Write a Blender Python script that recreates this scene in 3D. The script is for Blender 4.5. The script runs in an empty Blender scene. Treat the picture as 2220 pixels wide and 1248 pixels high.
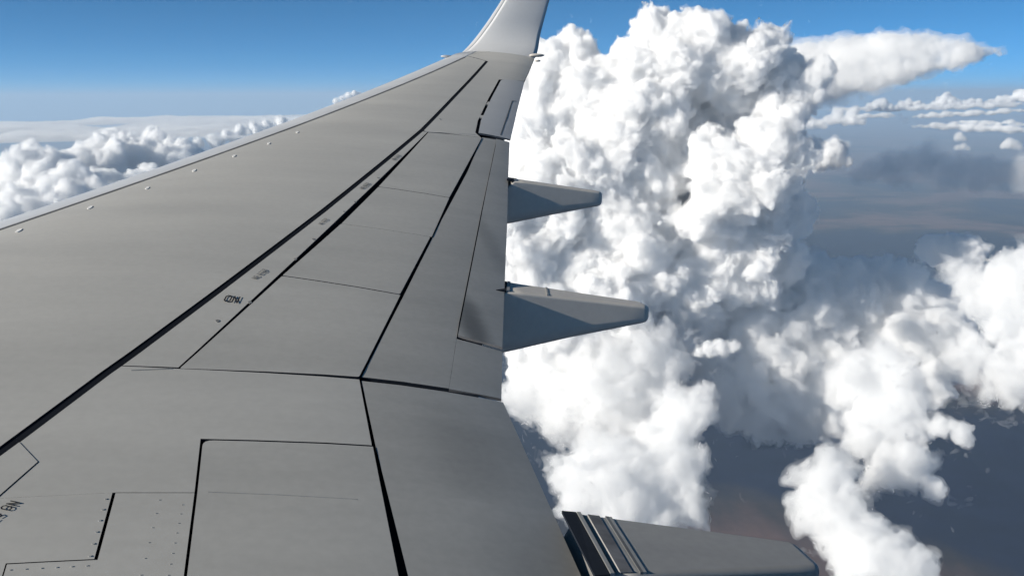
# Airliner wing over a field of towering cumulus: everything is real-size geometry in metres.
# Axes: +X aft, +Y outboard, +Z up; the aircraft flies 10 km above the ground.
import bpy, bmesh, math, random
import numpy as np
from mathutils import Vector, Matrix

R = math.radians
scene = bpy.context.scene
col = scene.collection

# ------------------------------------------------------------------ camera
YAW, PITCH, ROLL = R(11.972), R(-11.676), R(-0.3)
fw = Vector((math.sin(YAW), math.cos(YAW), 0)); rt = Vector((math.cos(YAW), -math.sin(YAW), 0)); up = Vector((0, 0, 1))
fwd = fw * math.cos(PITCH) + up * math.sin(PITCH)
up2 = up * math.cos(PITCH) - fw * math.sin(PITCH)
r3 = rt * math.cos(ROLL) + up2 * math.sin(ROLL)
u3 = up2 * math.cos(ROLL) - rt * math.sin(ROLL)
cam_data = bpy.data.cameras.new("camera")
cam = bpy.data.objects.new("camera", cam_data); col.objects.link(cam)
cam.matrix_world = Matrix(((r3.x, u3.x, -fwd.x, 6.7096), (r3.y, u3.y, -fwd.y, 1.75), (r3.z, u3.z, -fwd.z, 2.1854), (0, 0, 0, 1)))
cam_data.sensor_width = 36.0
cam_data.lens = 36.0 * 1997.75 / 2220.0
cam_data.clip_start = 0.1
cam_data.clip_end = 900000.0
scene.camera = cam

# ------------------------------------------------------------------ sky and sun
TO_SUN = Vector((-0.912, -0.15, 0.37)).normalized()
SUN_ELEV = math.asin(TO_SUN.z)
world = bpy.data.worlds.new("World"); scene.world = world; world.use_nodes = True
wn = world.node_tree.nodes; wl = world.node_tree.links
for n in list(wn): wn.remove(n)
sky = wn.new("ShaderNodeTexSky"); sky.sky_type = 'NISHITA'; sky.sun_disc = False
sky.sun_elevation = SUN_ELEV
sky.sun_rotation = math.atan2(TO_SUN.x, TO_SUN.y)
sky.altitude = 11000.0; sky.air_density = 1.0; sky.dust_density = 0.2; sky.ozone_density = 5.0
bg = wn.new("ShaderNodeBackground"); bg.inputs["Strength"].default_value = 0.105
wo = wn.new("ShaderNodeOutputWorld")
tint = wn.new("ShaderNodeMix"); tint.data_type = 'RGBA'; tint.blend_type = 'MULTIPLY'; tint.inputs[0].default_value = 1.0
tint.inputs[7].default_value = (0.42, 0.93, 0.80, 1)
wl.new(sky.outputs[0], tint.inputs[6]); wl.new(tint.outputs[2], bg.inputs[0]); wl.new(bg.outputs[0], wo.inputs[0])
sun_data = bpy.data.lights.new("sun", 'SUN'); sun_data.energy = 5.0; sun_data.angle = R(0.53); sun_data.color = (1.0, 0.94, 0.84)
sun = bpy.data.objects.new("sun", sun_data); col.objects.link(sun)
sun.rotation_euler = TO_SUN.to_track_quat('Z', 'Y').to_euler()

scene.view_settings.view_transform = 'Standard'
scene.view_settings.look = 'None'
scene.view_settings.exposure = 0.43
scene.view_settings.gamma = 1.0
scene.view_settings.use_curve_mapping = False
scene.render.engine = 'CYCLES'
cy = scene.cycles
cy.use_denoising = True
cy.max_bounces = 36; cy.volume_bounces = 36; cy.diffuse_bounces = 3; cy.glossy_bounces = 3; cy.transparent_max_bounces = 32
cy.sample_clamp_indirect = 8.0
cy.use_adaptive_sampling = True; cy.adaptive_threshold = 0.02

# ------------------------------------------------------------------ tagging helpers
def tag(o, label=None, cat=None, group=None, kind=None):
    if label: o["label"] = label
    if cat: o["category"] = cat
    if group: o["group"] = group
    if kind: o["kind"] = kind
    return o

def link(name, mesh, mat=None, parent=None):
    o = bpy.data.objects.new(name, mesh); col.objects.link(o)
    if mat is not None:
        for m in (mat if isinstance(mat, (list, tuple)) else [mat]): mesh.materials.append(m)
    if parent is not None: o.parent = parent
    return o

# ------------------------------------------------------------------ materials
def new_mat(name):
    m = bpy.data.materials.new(name); m.use_nodes = True
    nt = m.node_tree
    for n in list(nt.nodes): nt.nodes.remove(n)
    out = nt.nodes.new("ShaderNodeOutputMaterial")
    return m, nt, out

def paint(name, rgb, rough=0.45, spec=0.5, var=0.08, dirt=0.0, metallic=0.0, scale=1.2, streak=True, stains=()):
    m, nt, out = new_mat(name)
    N, L = nt.nodes, nt.links
    b = N.new("ShaderNodeBsdfPrincipled")
    b.inputs["Roughness"].default_value = rough; b.inputs["Metallic"].default_value = metallic
    b.inputs["Specular IOR Level"].default_value = spec
    tc = N.new("ShaderNodeTexCoord")
    mp = N.new("ShaderNodeMapping"); mp.inputs["Scale"].default_value = (0.35 * scale, 1.6 * scale, 1.0) if streak else (scale, scale, scale)
    n1 = N.new("ShaderNodeTexNoise"); n1.inputs["Scale"].default_value = 1.0; n1.inputs["Detail"].default_value = 5.0; n1.inputs["Roughness"].default_value = 0.6
    n2 = N.new("ShaderNodeTexNoise"); n2.inputs["Scale"].default_value = 26.0; n2.inputs["Detail"].default_value = 3.0
    L.new(tc.outputs["Object"], mp.inputs[0]); L.new(mp.outputs[0], n1.inputs["Vector"]); L.new(tc.outputs["Object"], n2.inputs["Vector"])
    r1 = N.new("ShaderNodeMapRange"); r1.inputs["From Min"].default_value = 0.3; r1.inputs["From Max"].default_value = 0.7
    r1.inputs["To Min"].default_value = 1.0 - var; r1.inputs["To Max"].default_value = 1.0 + var
    r2 = N.new("ShaderNodeMapRange"); r2.inputs["From Min"].default_value = 0.3; r2.inputs["From Max"].default_value = 0.7
    r2.inputs["To Min"].default_value = 1.0 - var * 0.35; r2.inputs["To Max"].default_value = 1.0 + var * 0.35
    L.new(n1.outputs["Fac"], r1.inputs["Value"]); L.new(n2.outputs["Fac"], r2.inputs["Value"])
    mu = N.new("ShaderNodeMath"); mu.operation = 'MULTIPLY'; L.new(r1.outputs[0], mu.inputs[0]); L.new(r2.outputs[0], mu.inputs[1])
    for (cx_, cy_, rx_, ry_, amt) in stains:           # grime with a place of its own
        m2 = N.new("ShaderNodeMapping"); m2.inputs["Location"].default_value = (-cx_ / rx_, -cy_ / ry_, 0); m2.inputs["Scale"].default_value = (1 / rx_, 1 / ry_, 0)
        L.new(tc.outputs["Object"], m2.inputs[0])
        ln = N.new("ShaderNodeVectorMath"); ln.operation = 'LENGTH'; L.new(m2.outputs[0], ln.inputs[0])
        ad = N.new("ShaderNodeMath"); ad.operation = 'ADD'; L.new(ln.outputs["Value"], ad.inputs[0])
        sc_ = N.new("ShaderNodeMath"); sc_.operation = 'MULTIPLY_ADD'; L.new(n1.outputs["Fac"], sc_.inputs[0]); sc_.inputs[1].default_value = 0.9; sc_.inputs[2].default_value = -0.45
        L.new(sc_.outputs[0], ad.inputs[1])
        r3_ = N.new("ShaderNodeMapRange"); r3_.interpolation_type = 'SMOOTHSTEP'; r3_.inputs["From Min"].default_value = 0.1; r3_.inputs["From Max"].default_value = 1.0
        r3_.inputs["To Min"].default_value = 1 - amt; r3_.inputs["To Max"].default_value = 1.0; L.new(ad.outputs[0], r3_.inputs["Value"])
        m3 = N.new("ShaderNodeMath"); m3.operation = 'MULTIPLY'; L.new(mu.outputs[0], m3.inputs[0]); L.new(r3_.outputs[0], m3.inputs[1]); mu = m3
    vm = N.new("ShaderNodeVectorMath"); vm.operation = 'SCALE'; vm.inputs[0].default_value = rgb; L.new(mu.outputs[0], vm.inputs["Scale"])
    L.new(vm.outputs[0], b.inputs["Base Color"])
    rr = N.new("ShaderNodeMapRange"); rr.inputs["To Min"].default_value = rough - 0.06; rr.inputs["To Max"].default_value = rough + 0.06
    L.new(n1.outputs["Fac"], rr.inputs["Value"]); L.new(rr.outputs[0], b.inputs["Roughness"])
    bp = N.new("ShaderNodeBump"); bp.inputs["Strength"].default_value = 0.03; bp.inputs["Distance"].default_value = 0.02
    L.new(n1.outputs["Fac"], bp.inputs["Height"]); L.new(bp.outputs[0], b.inputs["Normal"])
    L.new(b.outputs[0], out.inputs["Surface"])
    return m

M_GREY = paint("wing_grey_paint", (0.48, 0.466, 0.432), rough=0.42, spec=0.5, var=0.08)
M_FLAP = paint("flap_shaded_grey", (0.385, 0.375, 0.35), rough=0.45, spec=0.45, var=0.12, stains=((1.75, 3.3, 0.25, 0.6, 0.14), (1.9, 2.6, 0.3, 0.5, 0.12)))  # grey set below the wing skin's to deepen shade on the flaps
M_AFT = paint("aft_flap_shaded_grey", (0.385, 0.375, 0.35), rough=0.45, spec=0.45, var=0.12, stains=((2.02, 4.55, 0.12, 0.75, 0.55), (2.4, 6.2, 0.1, 1.2, 0.2)))  # same grey with the flap shade in it, plus soot stains
M_SPOIL = paint("spoiler_grey_paint", (0.44, 0.428, 0.398), rough=0.44, spec=0.45, var=0.1)
M_FAIR = paint("fairing_lightened_grey", (0.57, 0.53, 0.48), rough=0.5, spec=0.4)  # fairing grey lightened and warmed to replace missing bounce light on shaded sides
M_FAIR_IN = paint("inner_fairing_shaded_grey", (0.30, 0.293, 0.28), rough=0.5, spec=0.4, var=0.12)  # same paint as the other fairings, darkened to put shade on its lid
M_WHITE = paint("winglet_white_paint", (0.62, 0.625, 0.63), rough=0.35, spec=0.5, var=0.04)
M_SLAT = paint("slat_light_grey", (0.60, 0.605, 0.61), rough=0.35, spec=0.5)
M_METAL = paint("polished_aluminium", (0.70, 0.71, 0.73), rough=0.26, metallic=1.0, var=0.05)
M_EDGE = paint("worn_edge_metal", (0.29, 0.29, 0.28), rough=0.6, var=0.1)
M_SEAL = paint("black_sealant", (0.010, 0.012, 0.017), rough=0.85, spec=0.06, var=0.2)
M_GAP = paint("dark_cavity", (0.014, 0.018, 0.026), rough=0.8, spec=0.1, var=0.2)
M_SEAM = paint("panel_seam_filler", (0.13, 0.135, 0.14), rough=0.7, spec=0.2, var=0.3)
M_INK = paint("stencil_black", (0.03, 0.03, 0.034), rough=0.6, spec=0.2, var=0.3, scale=30, streak=False)
M_FADED = paint("faded_stencil", (0.21, 0.212, 0.21), rough=0.6, spec=0.2, var=0.4, scale=30, streak=False)
M_DOT = paint("white_fastener", (0.78, 0.77, 0.74), rough=0.4, var=0.1)
M_WHITE_AIL = paint("aileron_light_grey", (0.47, 0.475, 0.48), rough=0.45, spec=0.4, var=0.05)
M_FAINT = paint("painted_over_seam", (0.30, 0.305, 0.30), rough=0.55, spec=0.3, var=0.15)
M_SOOT = paint("soot_grey", (0.14, 0.14, 0.145), rough=0.6, spec=0.25, var=0.4, scale=3)

def vol_cloud(name, mfp, g=0.0, rgb=(0.995, 0.998, 1.0)):  # faint blue put into the scatter colour to tint cloud shadows
    m, nt, out = new_mat(name)
    v = nt.nodes.new("ShaderNodeVolumeScatter")
    v.inputs["Color"].default_value = (*rgb, 1); v.inputs["Density"].default_value = 1.0 / mfp; v.inputs["Anisotropy"].default_value = g
    nt.links.new(v.outputs[0], out.inputs["Volume"])
    m.cycles.homogeneous_volume = True
    return m

# ------------------------------------------------------------------ the land far below and the air between
me = bpy.data.meshes.new("ground")
G = 420000.0
me.from_pydata([(-G, -G, 0), (G, -G, 0), (G, G, 0), (-G, G, 0)], [], [(0, 1, 2, 3)])
m, nt, out = new_mat("dry_land")
b = nt.nodes.new("ShaderNodeBsdfPrincipled"); b.inputs["Roughness"].default_value = 0.95; b.inputs["Specular IOR Level"].default_value = 0.1
tc = nt.nodes.new("ShaderNodeTexCoord")
# cloud shadow painted dark blue near by, brown sunlit land farther out, brown patches
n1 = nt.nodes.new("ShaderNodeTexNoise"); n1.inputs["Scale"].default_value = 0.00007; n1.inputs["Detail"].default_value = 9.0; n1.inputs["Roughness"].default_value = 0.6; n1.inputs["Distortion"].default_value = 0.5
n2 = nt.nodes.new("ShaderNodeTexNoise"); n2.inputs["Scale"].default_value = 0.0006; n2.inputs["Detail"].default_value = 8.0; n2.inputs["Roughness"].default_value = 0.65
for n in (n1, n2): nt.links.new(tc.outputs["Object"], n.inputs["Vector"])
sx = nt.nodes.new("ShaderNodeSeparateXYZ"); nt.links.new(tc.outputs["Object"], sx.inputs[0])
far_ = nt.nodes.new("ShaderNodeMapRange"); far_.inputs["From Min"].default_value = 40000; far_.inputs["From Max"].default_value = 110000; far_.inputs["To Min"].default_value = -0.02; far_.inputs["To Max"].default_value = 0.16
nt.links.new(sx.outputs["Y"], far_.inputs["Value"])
def brown_patch(x, y, r):
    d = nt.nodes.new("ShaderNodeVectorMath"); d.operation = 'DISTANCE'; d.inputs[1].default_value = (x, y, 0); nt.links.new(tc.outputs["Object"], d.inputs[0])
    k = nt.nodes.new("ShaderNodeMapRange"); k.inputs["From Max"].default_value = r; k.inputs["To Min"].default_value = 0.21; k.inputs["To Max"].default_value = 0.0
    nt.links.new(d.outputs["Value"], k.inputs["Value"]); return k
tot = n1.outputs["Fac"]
for src in (far_, brown_patch(12500, 15200, 4500), brown_patch(8200, 18500, 5000), brown_patch(22000, 30000, 9000)):
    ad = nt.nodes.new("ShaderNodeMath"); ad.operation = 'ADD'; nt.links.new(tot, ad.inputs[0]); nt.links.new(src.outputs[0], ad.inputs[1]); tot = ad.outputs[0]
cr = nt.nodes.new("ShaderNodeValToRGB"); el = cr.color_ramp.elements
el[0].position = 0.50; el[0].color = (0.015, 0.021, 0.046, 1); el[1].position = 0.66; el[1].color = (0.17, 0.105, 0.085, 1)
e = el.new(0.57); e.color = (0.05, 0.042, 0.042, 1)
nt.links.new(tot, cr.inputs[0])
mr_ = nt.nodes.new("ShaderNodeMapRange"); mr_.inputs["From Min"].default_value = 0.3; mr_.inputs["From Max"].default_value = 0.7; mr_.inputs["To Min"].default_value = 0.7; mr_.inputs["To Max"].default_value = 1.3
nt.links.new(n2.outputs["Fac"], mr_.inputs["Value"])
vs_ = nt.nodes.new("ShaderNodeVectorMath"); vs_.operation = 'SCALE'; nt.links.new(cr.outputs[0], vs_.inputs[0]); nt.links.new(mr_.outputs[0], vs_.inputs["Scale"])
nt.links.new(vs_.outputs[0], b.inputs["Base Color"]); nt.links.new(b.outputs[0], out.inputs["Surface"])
ground = link("ground", me, m); ground.location = (0, 0, -10000); tag(ground, kind="structure", label="brown land far below the clouds, cloud shadow painted dark blue")

m, nt, out = new_mat("haze_air")
v = nt.nodes.new("ShaderNodeVolumePrincipled"); v.inputs["Color"].default_value = (0.58, 0.78, 1.0, 1); v.inputs["Density"].default_value = 0.75e-5
v.inputs["Density Attribute"].default_value = ""; v.inputs["Anisotropy"].default_value = 0.1
nt.links.new(v.outputs[0], out.inputs["Volume"]); m.cycles.homogeneous_volume = True
bm = bmesh.new(); bmesh.ops.create_cube(bm, size=1.0); me = bpy.data.meshes.new("haze"); bm.to_mesh(me); bm.free()
HT = 1900.0
haze = link("haze", me, m); haze.location = (0, 0, (HT - 10001) / 2); haze.scale = (G * 2.02, G * 2.02, HT + 10001)
tag(haze, kind="stuff", label="blue haze filling the air below the aircraft")

# ------------------------------------------------------------------ the wing (starboard), half span 17 m, real planform
NY = [0.0, 5.9, 6.3, 7.6, 8.6, 10.1, 11.4, 13.0, 14.9, 17.0, 18.5]
NX = [7.578, 7.528, 7.62, 7.904, 8.126, 8.451, 8.738, 9.166, 9.682, 10.338, 10.797]
TIP = 17.06
def le(y): return -0.2506 + 0.5484 * y - 0.003 * (y - 10.0) ** 2
def te(y): return float(np.interp(y, NY, NX))
def chord_z(y): return math.tan(R(7.267)) * y + 0.65 * (y / 17.0) ** 2
def thick(u):
    u = max(u, 0.0)
    return 0.11 / 0.2 * (0.2969 * math.sqrt(u) - 0.126 * u - 0.3516 * u * u + 0.2843 * u ** 3 - 0.1036 * u ** 4)
def g_up(u): u = min(max(u, 0.0), 1.25); return thick(u) + 0.056 * u * (1 - u) - 0.28 * max(0.0, u - 0.82) ** 2
def g_lo(u): u = min(max(u, 0.0), 1.0); return -0.85 * thick(u) + 0.05 * u * (1 - u) - 0.28 * max(0.0, u - 0.82) ** 2 - 0.004 * u
def S(x, y):
    c = te(y) - le(y)
    return chord_z(y) + c * g_up((x - le(y)) / c)
def S_normal(x, y):
    e = 0.02
    n = Vector((-(S(x + e, y) - S(x - e, y)) / (2 * e), -(S(x, y + e) - S(x, y - e)) / (2 * e), 1.0))
    return n.normalized()

wing = bpy.data.objects.new("airliner_wing", None); col.objects.link(wing)
wing.location = (5.5, 2.0, chord_z(2.0)); wing.empty_display_size = 1.0
tag(wing, "grey airliner wing with upturned white winglet, black seams and flap fairings", "wing")
WLOC = Vector(wing.location)

def finish(name, bm, mats, parent=wing, top_normals=None):
    """bm is in world metres; the mesh is stored relative to its parent."""
    off = Vector((0, 0, 0)); p = parent
    while p is not None: off += Vector(p.location); p = p.parent
    me = bpy.data.meshes.new(name)
    bmesh.ops.translate(bm, verts=bm.verts, vec=-off)
    bm.to_mesh(me)
    if top_normals is not None:
        nl = []
        for poly in me.polygons:
            for li in poly.loop_indices:
                if poly.material_index == 0 and poly.use_smooth and top_normals:
                    v = me.vertices[me.loops[li].vertex_index].co + off
                    nl.append(tuple(S_normal(v.x, v.y)))
                else: nl.append((0, 0, 0))
        me.normals_split_custom_set(nl)
    bm.free()
    return link(name, me, mats, parent)

def inset_poly(pts, gaps):
    """move every edge of a counter-clockwise polygon inwards by its own gap."""
    n = len(pts); out = []
    A = sum(pts[i][0] * pts[(i + 1) % n][1] - pts[(i + 1) % n][0] * pts[i][1] for i in range(n))
    s = 1 if A > 0 else -1
    lines = []
    for i in range(n):
        (x0, y0), (x1, y1) = pts[i], pts[(i + 1) % n]
        dx, dy = x1 - x0, y1 - y0; l = math.hypot(dx, dy)
        nx, ny = -dy / l * s, dx / l * s
        lines.append((x0 + nx * gaps[i], y0 + ny * gaps[i], dx, dy))
    for i in range(n):
        x0, y0, dx, dy = lines[i - 1]; x1, y1, ex, ey = lines[i]
        den = dx * ey - dy * ex
        if abs(den) < 1e-3 * math.hypot(dx, dy) * math.hypot(ex, ey): out.append((x1, y1))
        else:
            t = ((x1 - x0) * ey - (y1 - y0) * ex) / den
            out.append((x0 + dx * t, y0 + dy * t))
    return out

def round_corners(pts, rad):
    out = []; n = len(pts)
    for i in range(n):
        r = rad[i] if isinstance(rad, (list, tuple)) else rad
        p = Vector(pts[i])
        if not r: out.append(tuple(p)); continue
        a = (Vector(pts[i - 1]) - p); b = (Vector(pts[(i + 1) % n]) - p)
        a = a.normalized() * min(r, a.length * 0.45); b = b.normalized() * min(r, b.length * 0.45)
        for t in (0, 0.25, 0.5, 0.75, 1.0):
            out.append(tuple(p + a * (1 - t) ** 2 + b * t ** 2))
    return out

def plate(name, pts, gaps=0.0, mat=None, thick_=0.02, lift=0.0, parent=wing, sx=0.3, sy=0.5, side=None, tilt=None, radius=0, droop=None):
    """a skin panel: polygon in plan, wrapped on the wing surface, with real thickness and dark edges."""
    pts = [tuple(p) for p in pts]
    if not isinstance(gaps, (list, tuple)): gaps = [gaps] * len(pts)
    pts = inset_poly(pts, gaps)
    if radius: pts = round_corners(pts, radius)
    bm = bmesh.new()
    f = bm.faces.new([bm.verts.new((x, y, 0)) for x, y in pts])
    if f.normal.z < 0: bmesh.ops.reverse_faces(bm, faces=[f])
    bm.normal_update()
    if bm.faces[:][0].normal.z < 0: bmesh.ops.reverse_faces(bm, faces=bm.faces[:])
    xs = [p[0] for p in pts]; ys = [p[1] for p in pts]
    # cuts along the span and along the chord (the chord cuts follow the sweep)
    y = math.ceil(min(ys) / sy) * sy
    while y < max(ys):
        bmesh.ops.bisect_plane(bm, geom=bm.verts[:] + bm.edges[:] + bm.faces[:], plane_co=(0, y, 0), plane_no=(0, 1, 0), dist=1e-4); y += sy
    sw = 0.42
    vs = [p[0] - sw * p[1] for p in pts]
    v = math.ceil(min(vs) / sx) * sx
    while v < max(vs):
        bmesh.ops.bisect_plane(bm, geom=bm.verts[:] + bm.edges[:] + bm.faces[:], plane_co=(v, 0, 0), plane_no=(1, -sw, 0), dist=1e-4); v += sx
    top = bm.faces[:]
    for vt in bm.verts:
        d = droop(vt.co.x, vt.co.y) if droop else 0.0
        vt.co.z = S(vt.co.x, vt.co.y) + lift + d
    for fc in top: fc.smooth = True; fc.material_index = 0
    # close it with a side wall and a bottom
    edges = [e for e in bm.edges if len(e.link_faces) == 1]
    ret = bmesh.ops.extrude_edge_only(bm, edges=edges)
    nv = [e for e in ret["geom"] if isinstance(e, bmesh.types.BMVert)]
    for vt in nv: vt.co.z -= thick_
    for fc in bm.faces:
        if fc not in top: pass
    topset = set(top)
    for fc in bm.faces:
        if fc not in topset: fc.material_index = 1; fc.smooth = False
    return finish(name, bm, [mat, side or M_GAP], parent, top_normals=(droop is None))

def loft(name, rings, mats, parent=wing, smooth=True, cap=True, closed=True, mat_of=None):
    bm = bmesh.new()
    rows = [[bm.verts.new(p) for p in ring] for ring in rings]
    n = len(rows[0])
    for a, b in zip(rows[:-1], rows[1:]):
        for i in range(n if closed else n - 1):
            j = (i + 1) % n
            try:
                f = bm.faces.new((a[i], a[j], b[j], b[i])); f.smooth = smooth
                if mat_of: f.material_index = mat_of(i)
            except ValueError: pass
    if cap:
        for r_ in (rows[0], rows[-1]):
            try: bm.faces.new(r_)
            except ValueError: pass
    bmesh.ops.recalc_face_normals(bm, faces=bm.faces[:])
    return finish(name, bm, mats, parent)

# key plan lines (x aft, y outboard)
STRIPE = [(4.45, 2.0), (4.80, 2.9), (5.20, 4.0), (5.585, 5.10), (5.805, 5.77), (6.15, 6.70), (6.75, 8.34), (7.80, 11.30), (8.45, 13.30), (9.38, 16.12)]
def SW(y): return 0.004
def slat_x(y): return le(y) + (0.62 - 0.020 * (y - 8.0))
ys_main = [2.0, 2.9, 4.0, 5.1, 5.77, 6.7, 8.34, 9.8, 11.3, 13.3, 15.0, 16.12]
def stripe_x(y): return float(np.interp(y, [p[1] for p in STRIPE], [p[0] for p in STRIPE]))
YK = 5.845                                   # the kink: everything outboard of it hinges on the rear spar
HINGE = lambda y: 6.085 + (y - 5.83) * (7.85 - 6.085) / (11.22 - 5.83)
SPTE = lambda y: float(np.interp(y, [5.85, 6.89, 7.99, 9.90, 11.26, 12.0], [6.865, 7.16, 7.47, 8.035, 8.43, 8.65]))

# inner structure: the dark box seen in every gap, with a painted underside
rings = []
for y in [2.0, 3.0, 4.0, 5.0, 5.9, 6.3, 7.6, 8.6, 10.1, 11.4, 13.0, 14.9, 16.0, TIP]:
    c = te(y) - le(y); ring = []
    U = [0.10, 0.16, 0.24, 0.34, 0.46, 0.58, 0.68, 0.76, 0.83, 0.89, 0.94, 0.975]
    gap = 0.045 if y < 15.5 else 0.03
    for u in U: ring.append((le(y) + u * c, y, chord_z(y) + c * g_up(u) - gap * min(1.0, (1.0 - u) * 7)))
    for u in reversed(U): ring.append((le(y) + u * c, y, chord_z(y) + min(c * g_lo(u), c * g_up(u) - gap - 0.01)))
    rings.append(ring)
loft("wing_box", rings, [M_GAP, M_GREY], smooth=False, mat_of=lambda i: 0 if i < 11 else 1)

# leading-edge slat: painted shell with a bare polished nose
rings = []; nose = []
for y in np.linspace(2.0, TIP, 40):
    c = te(y) - le(y); us = (slat_x(y) - le(y)) / c; ring = []; nr = []
    for t in np.linspace(1, 0, 12): u = 0.028 + (us - 0.028) * t; ring.append((le(y) + u * c, y, chord_z(y) + c * g_up(u)))
    for t in np.linspace(0, 1, 7): u = 0.02 + 0.08 * t; ring.append((le(y) + u * c, y, chord_z(y) + c * g_lo(u)))
    ring.append((le(y) + us * c, y, chord_z(y) + c * g_up(us) - 0.03))
    rings.append(ring)
    for t in np.linspace(1, 0, 8): u = 0.028 * t * t; nr.append((le(y) + u * c, y, chord_z(y) + c * g_up(u) + 0.001))
    for t in np.linspace(0.15, 1, 7): u = 0.02 * t * t; nr.append((le(y) + u * c, y, chord_z(y) + c * g_lo(u) - 0.001))
    nr.append((le(y) + 0.03 * c, y, chord_z(y)))
    nose.append(nr)
slat = loft("leading_edge_slat", rings, [M_SLAT])
loft("bare_metal_nose", nose, [M_METAL], parent=slat)

# main skin between slat and the long black seam
ysk = [2.0, 2.9, 4.0, 5.1, 5.77, 6.7, 8.34, 9.8, 11.3, 12.3, 13.3, 14.2, 15.0, 15.6, 16.12]
pts = [(stripe_x(y), y) for y in ysk] + [(9.10, 16.62), (slat_x(16.45), 16.45)] + [(slat_x(y), y) for y in reversed(ysk[:-1])]
plate("upper_skin", pts, [0.022] * (len(ysk) - 1) + [0.014] * (len(pts) - len(ysk) + 1), M_GREY, sx=0.25, sy=0.5)
# dark rubber seal along the back of the slat
yss = [2.0, 4.0, 6.0, 7.0, 8.0, 9.0, 10.0, 11.0, 12.0, 13.0, 14.0, 15.0, 15.8, 16.4]
pts = [(slat_x(y) - 0.008 - SW(y), y) for y in yss] + [(slat_x(y) + 0.016 + SW(y), y) for y in reversed(yss)]
plate("slat_seal", pts, 0.0, M_SEAM, thick_=0.012, lift=0.003, sx=5, sy=0.5, side=M_SEAM)
# black sealant seam lying in the joint
pts = [(stripe_x(y) - 0.021, y) for y in ysk] + [(stripe_x(y) + 0.021, y) for y in reversed(ysk)]
plate("black_seam", pts, 0.0, M_SEAL, thick_=0.015, lift=-0.004, sx=5, sy=0.5, side=M_SEAL)

# fixed panel strip between seam and spoiler hinge, and on to the wing tip
yo = [YK, 6.7, 8.34, 9.8, 11.24]
pts = [(stripe_x(y), y) for y in reversed(yo)] + [(HINGE(y), y) for y in yo]
plate("trailing_panel", pts, [0.022] * (len(yo) - 1) + [0.003] + [0.006] * (len(yo) - 1) + [0.001], M_GREY, sx=0.25)
# tip panel: seam -> aileron -> tip
AIL_LE = [(8.395, 11.46), (8.53, 12.06), (8.90, 13.38), (9.31, 14.76)]
pts = [(stripe_x(y), y) for y in (16.12, 15.6, 15.0, 14.2, 13.3, 12.3, 11.3)] + [(7.85, 11.24), (8.42, 11.30), AIL_LE[0], AIL_LE[1], AIL_LE[2], AIL_LE[3], (te(15.03) - 0.002, 15.03), (te(16.0), 16.0), (te(TIP), TIP), (9.62, TIP), (9.10, 16.62)]
plate("tip_panel", pts, [0.022] * 6 + [0.001, 0.003, 0.006, 0.014, 0.014, 0.014, 0.008, 0, 0, 0.004, 0.004, 0.006], M_GREY, sx=0.2, sy=0.35)
# forward tip panel round the slat end
pts = [(slat_x(16.45), 16.45), (9.10, 16.62), (9.62, TIP), (9.05, TIP), (slat_x(16.45) - 0.2, 16.75)]
plate("tip_fillet_panel", pts, 0.003, M_GREY, sx=0.15, sy=0.2)

# four flight spoilers
YS = [(YK, 5.845, 7.045, 6.90), (0, 7.045, 8.085, 7.99), (0, 8.085, 9.085, 9.00), (0, 9.085, 11.21, 11.30)]
edges = [(HINGE(5.83), 5.83, SPTE(5.86), 5.855), (6.497, 7.045, 7.16, 6.905), (6.865, 8.085, 7.473, 7.99), (7.19, 9.085, 7.745, 9.0), (7.85, 11.21, 8.425, 11.30)]
gaps_te = [0.007, 0.011, 0.003, 0.004]
for k in range(4):
    a, b = edges[k], edges[k + 1]
    q = [(a[0], a[1]), (a[2], a[3]), (b[2], b[3]), (b[0], b[1])]
    seam = (0.007, 0.004, 0.003, 0.003, 0.002)
    plate("spoiler", q, [seam[k], gaps_te[k], seam[k + 1], 0.003], M_SPOIL, thick_=0.022, lift=0.001 * (k % 2), sx=0.25, sy=0.4, radius=0.012)

# outboard flap with its narrow aft flap and end rib
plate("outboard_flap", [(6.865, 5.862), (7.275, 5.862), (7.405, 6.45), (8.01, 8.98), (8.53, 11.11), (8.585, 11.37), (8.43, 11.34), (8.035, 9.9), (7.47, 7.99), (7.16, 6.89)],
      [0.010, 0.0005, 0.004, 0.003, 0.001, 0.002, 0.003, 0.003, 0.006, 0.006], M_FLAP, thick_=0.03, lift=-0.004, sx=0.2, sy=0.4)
plate("aft_flap", [(7.405, 6.45), (te(6.42) - 0.003, 6.41), (7.904, 7.6), (8.126, 8.6), (8.451, 10.1), (te(11.39), 11.39), (8.585, 11.37), (8.53, 11.11), (8.01, 8.98)],
      [0.016, 0, 0, 0, 0, 0.001, 0.001, 0.003, 0.005], M_AFT, thick_=0.014, lift=0.004, sx=0.12, sy=0.4, side=M_SOOT)
plate("flap_end_panel", [(7.275, 5.862), (te(5.862) - 0.002, 5.862), (te(6.42) - 0.003, 6.405), (7.405, 6.45)], [0.006, 0, 0.016, 0.0005], M_FLAP, thick_=0.014, lift=-0.004, sx=0.15, sy=0.2, side=M_SOOT)

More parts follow.
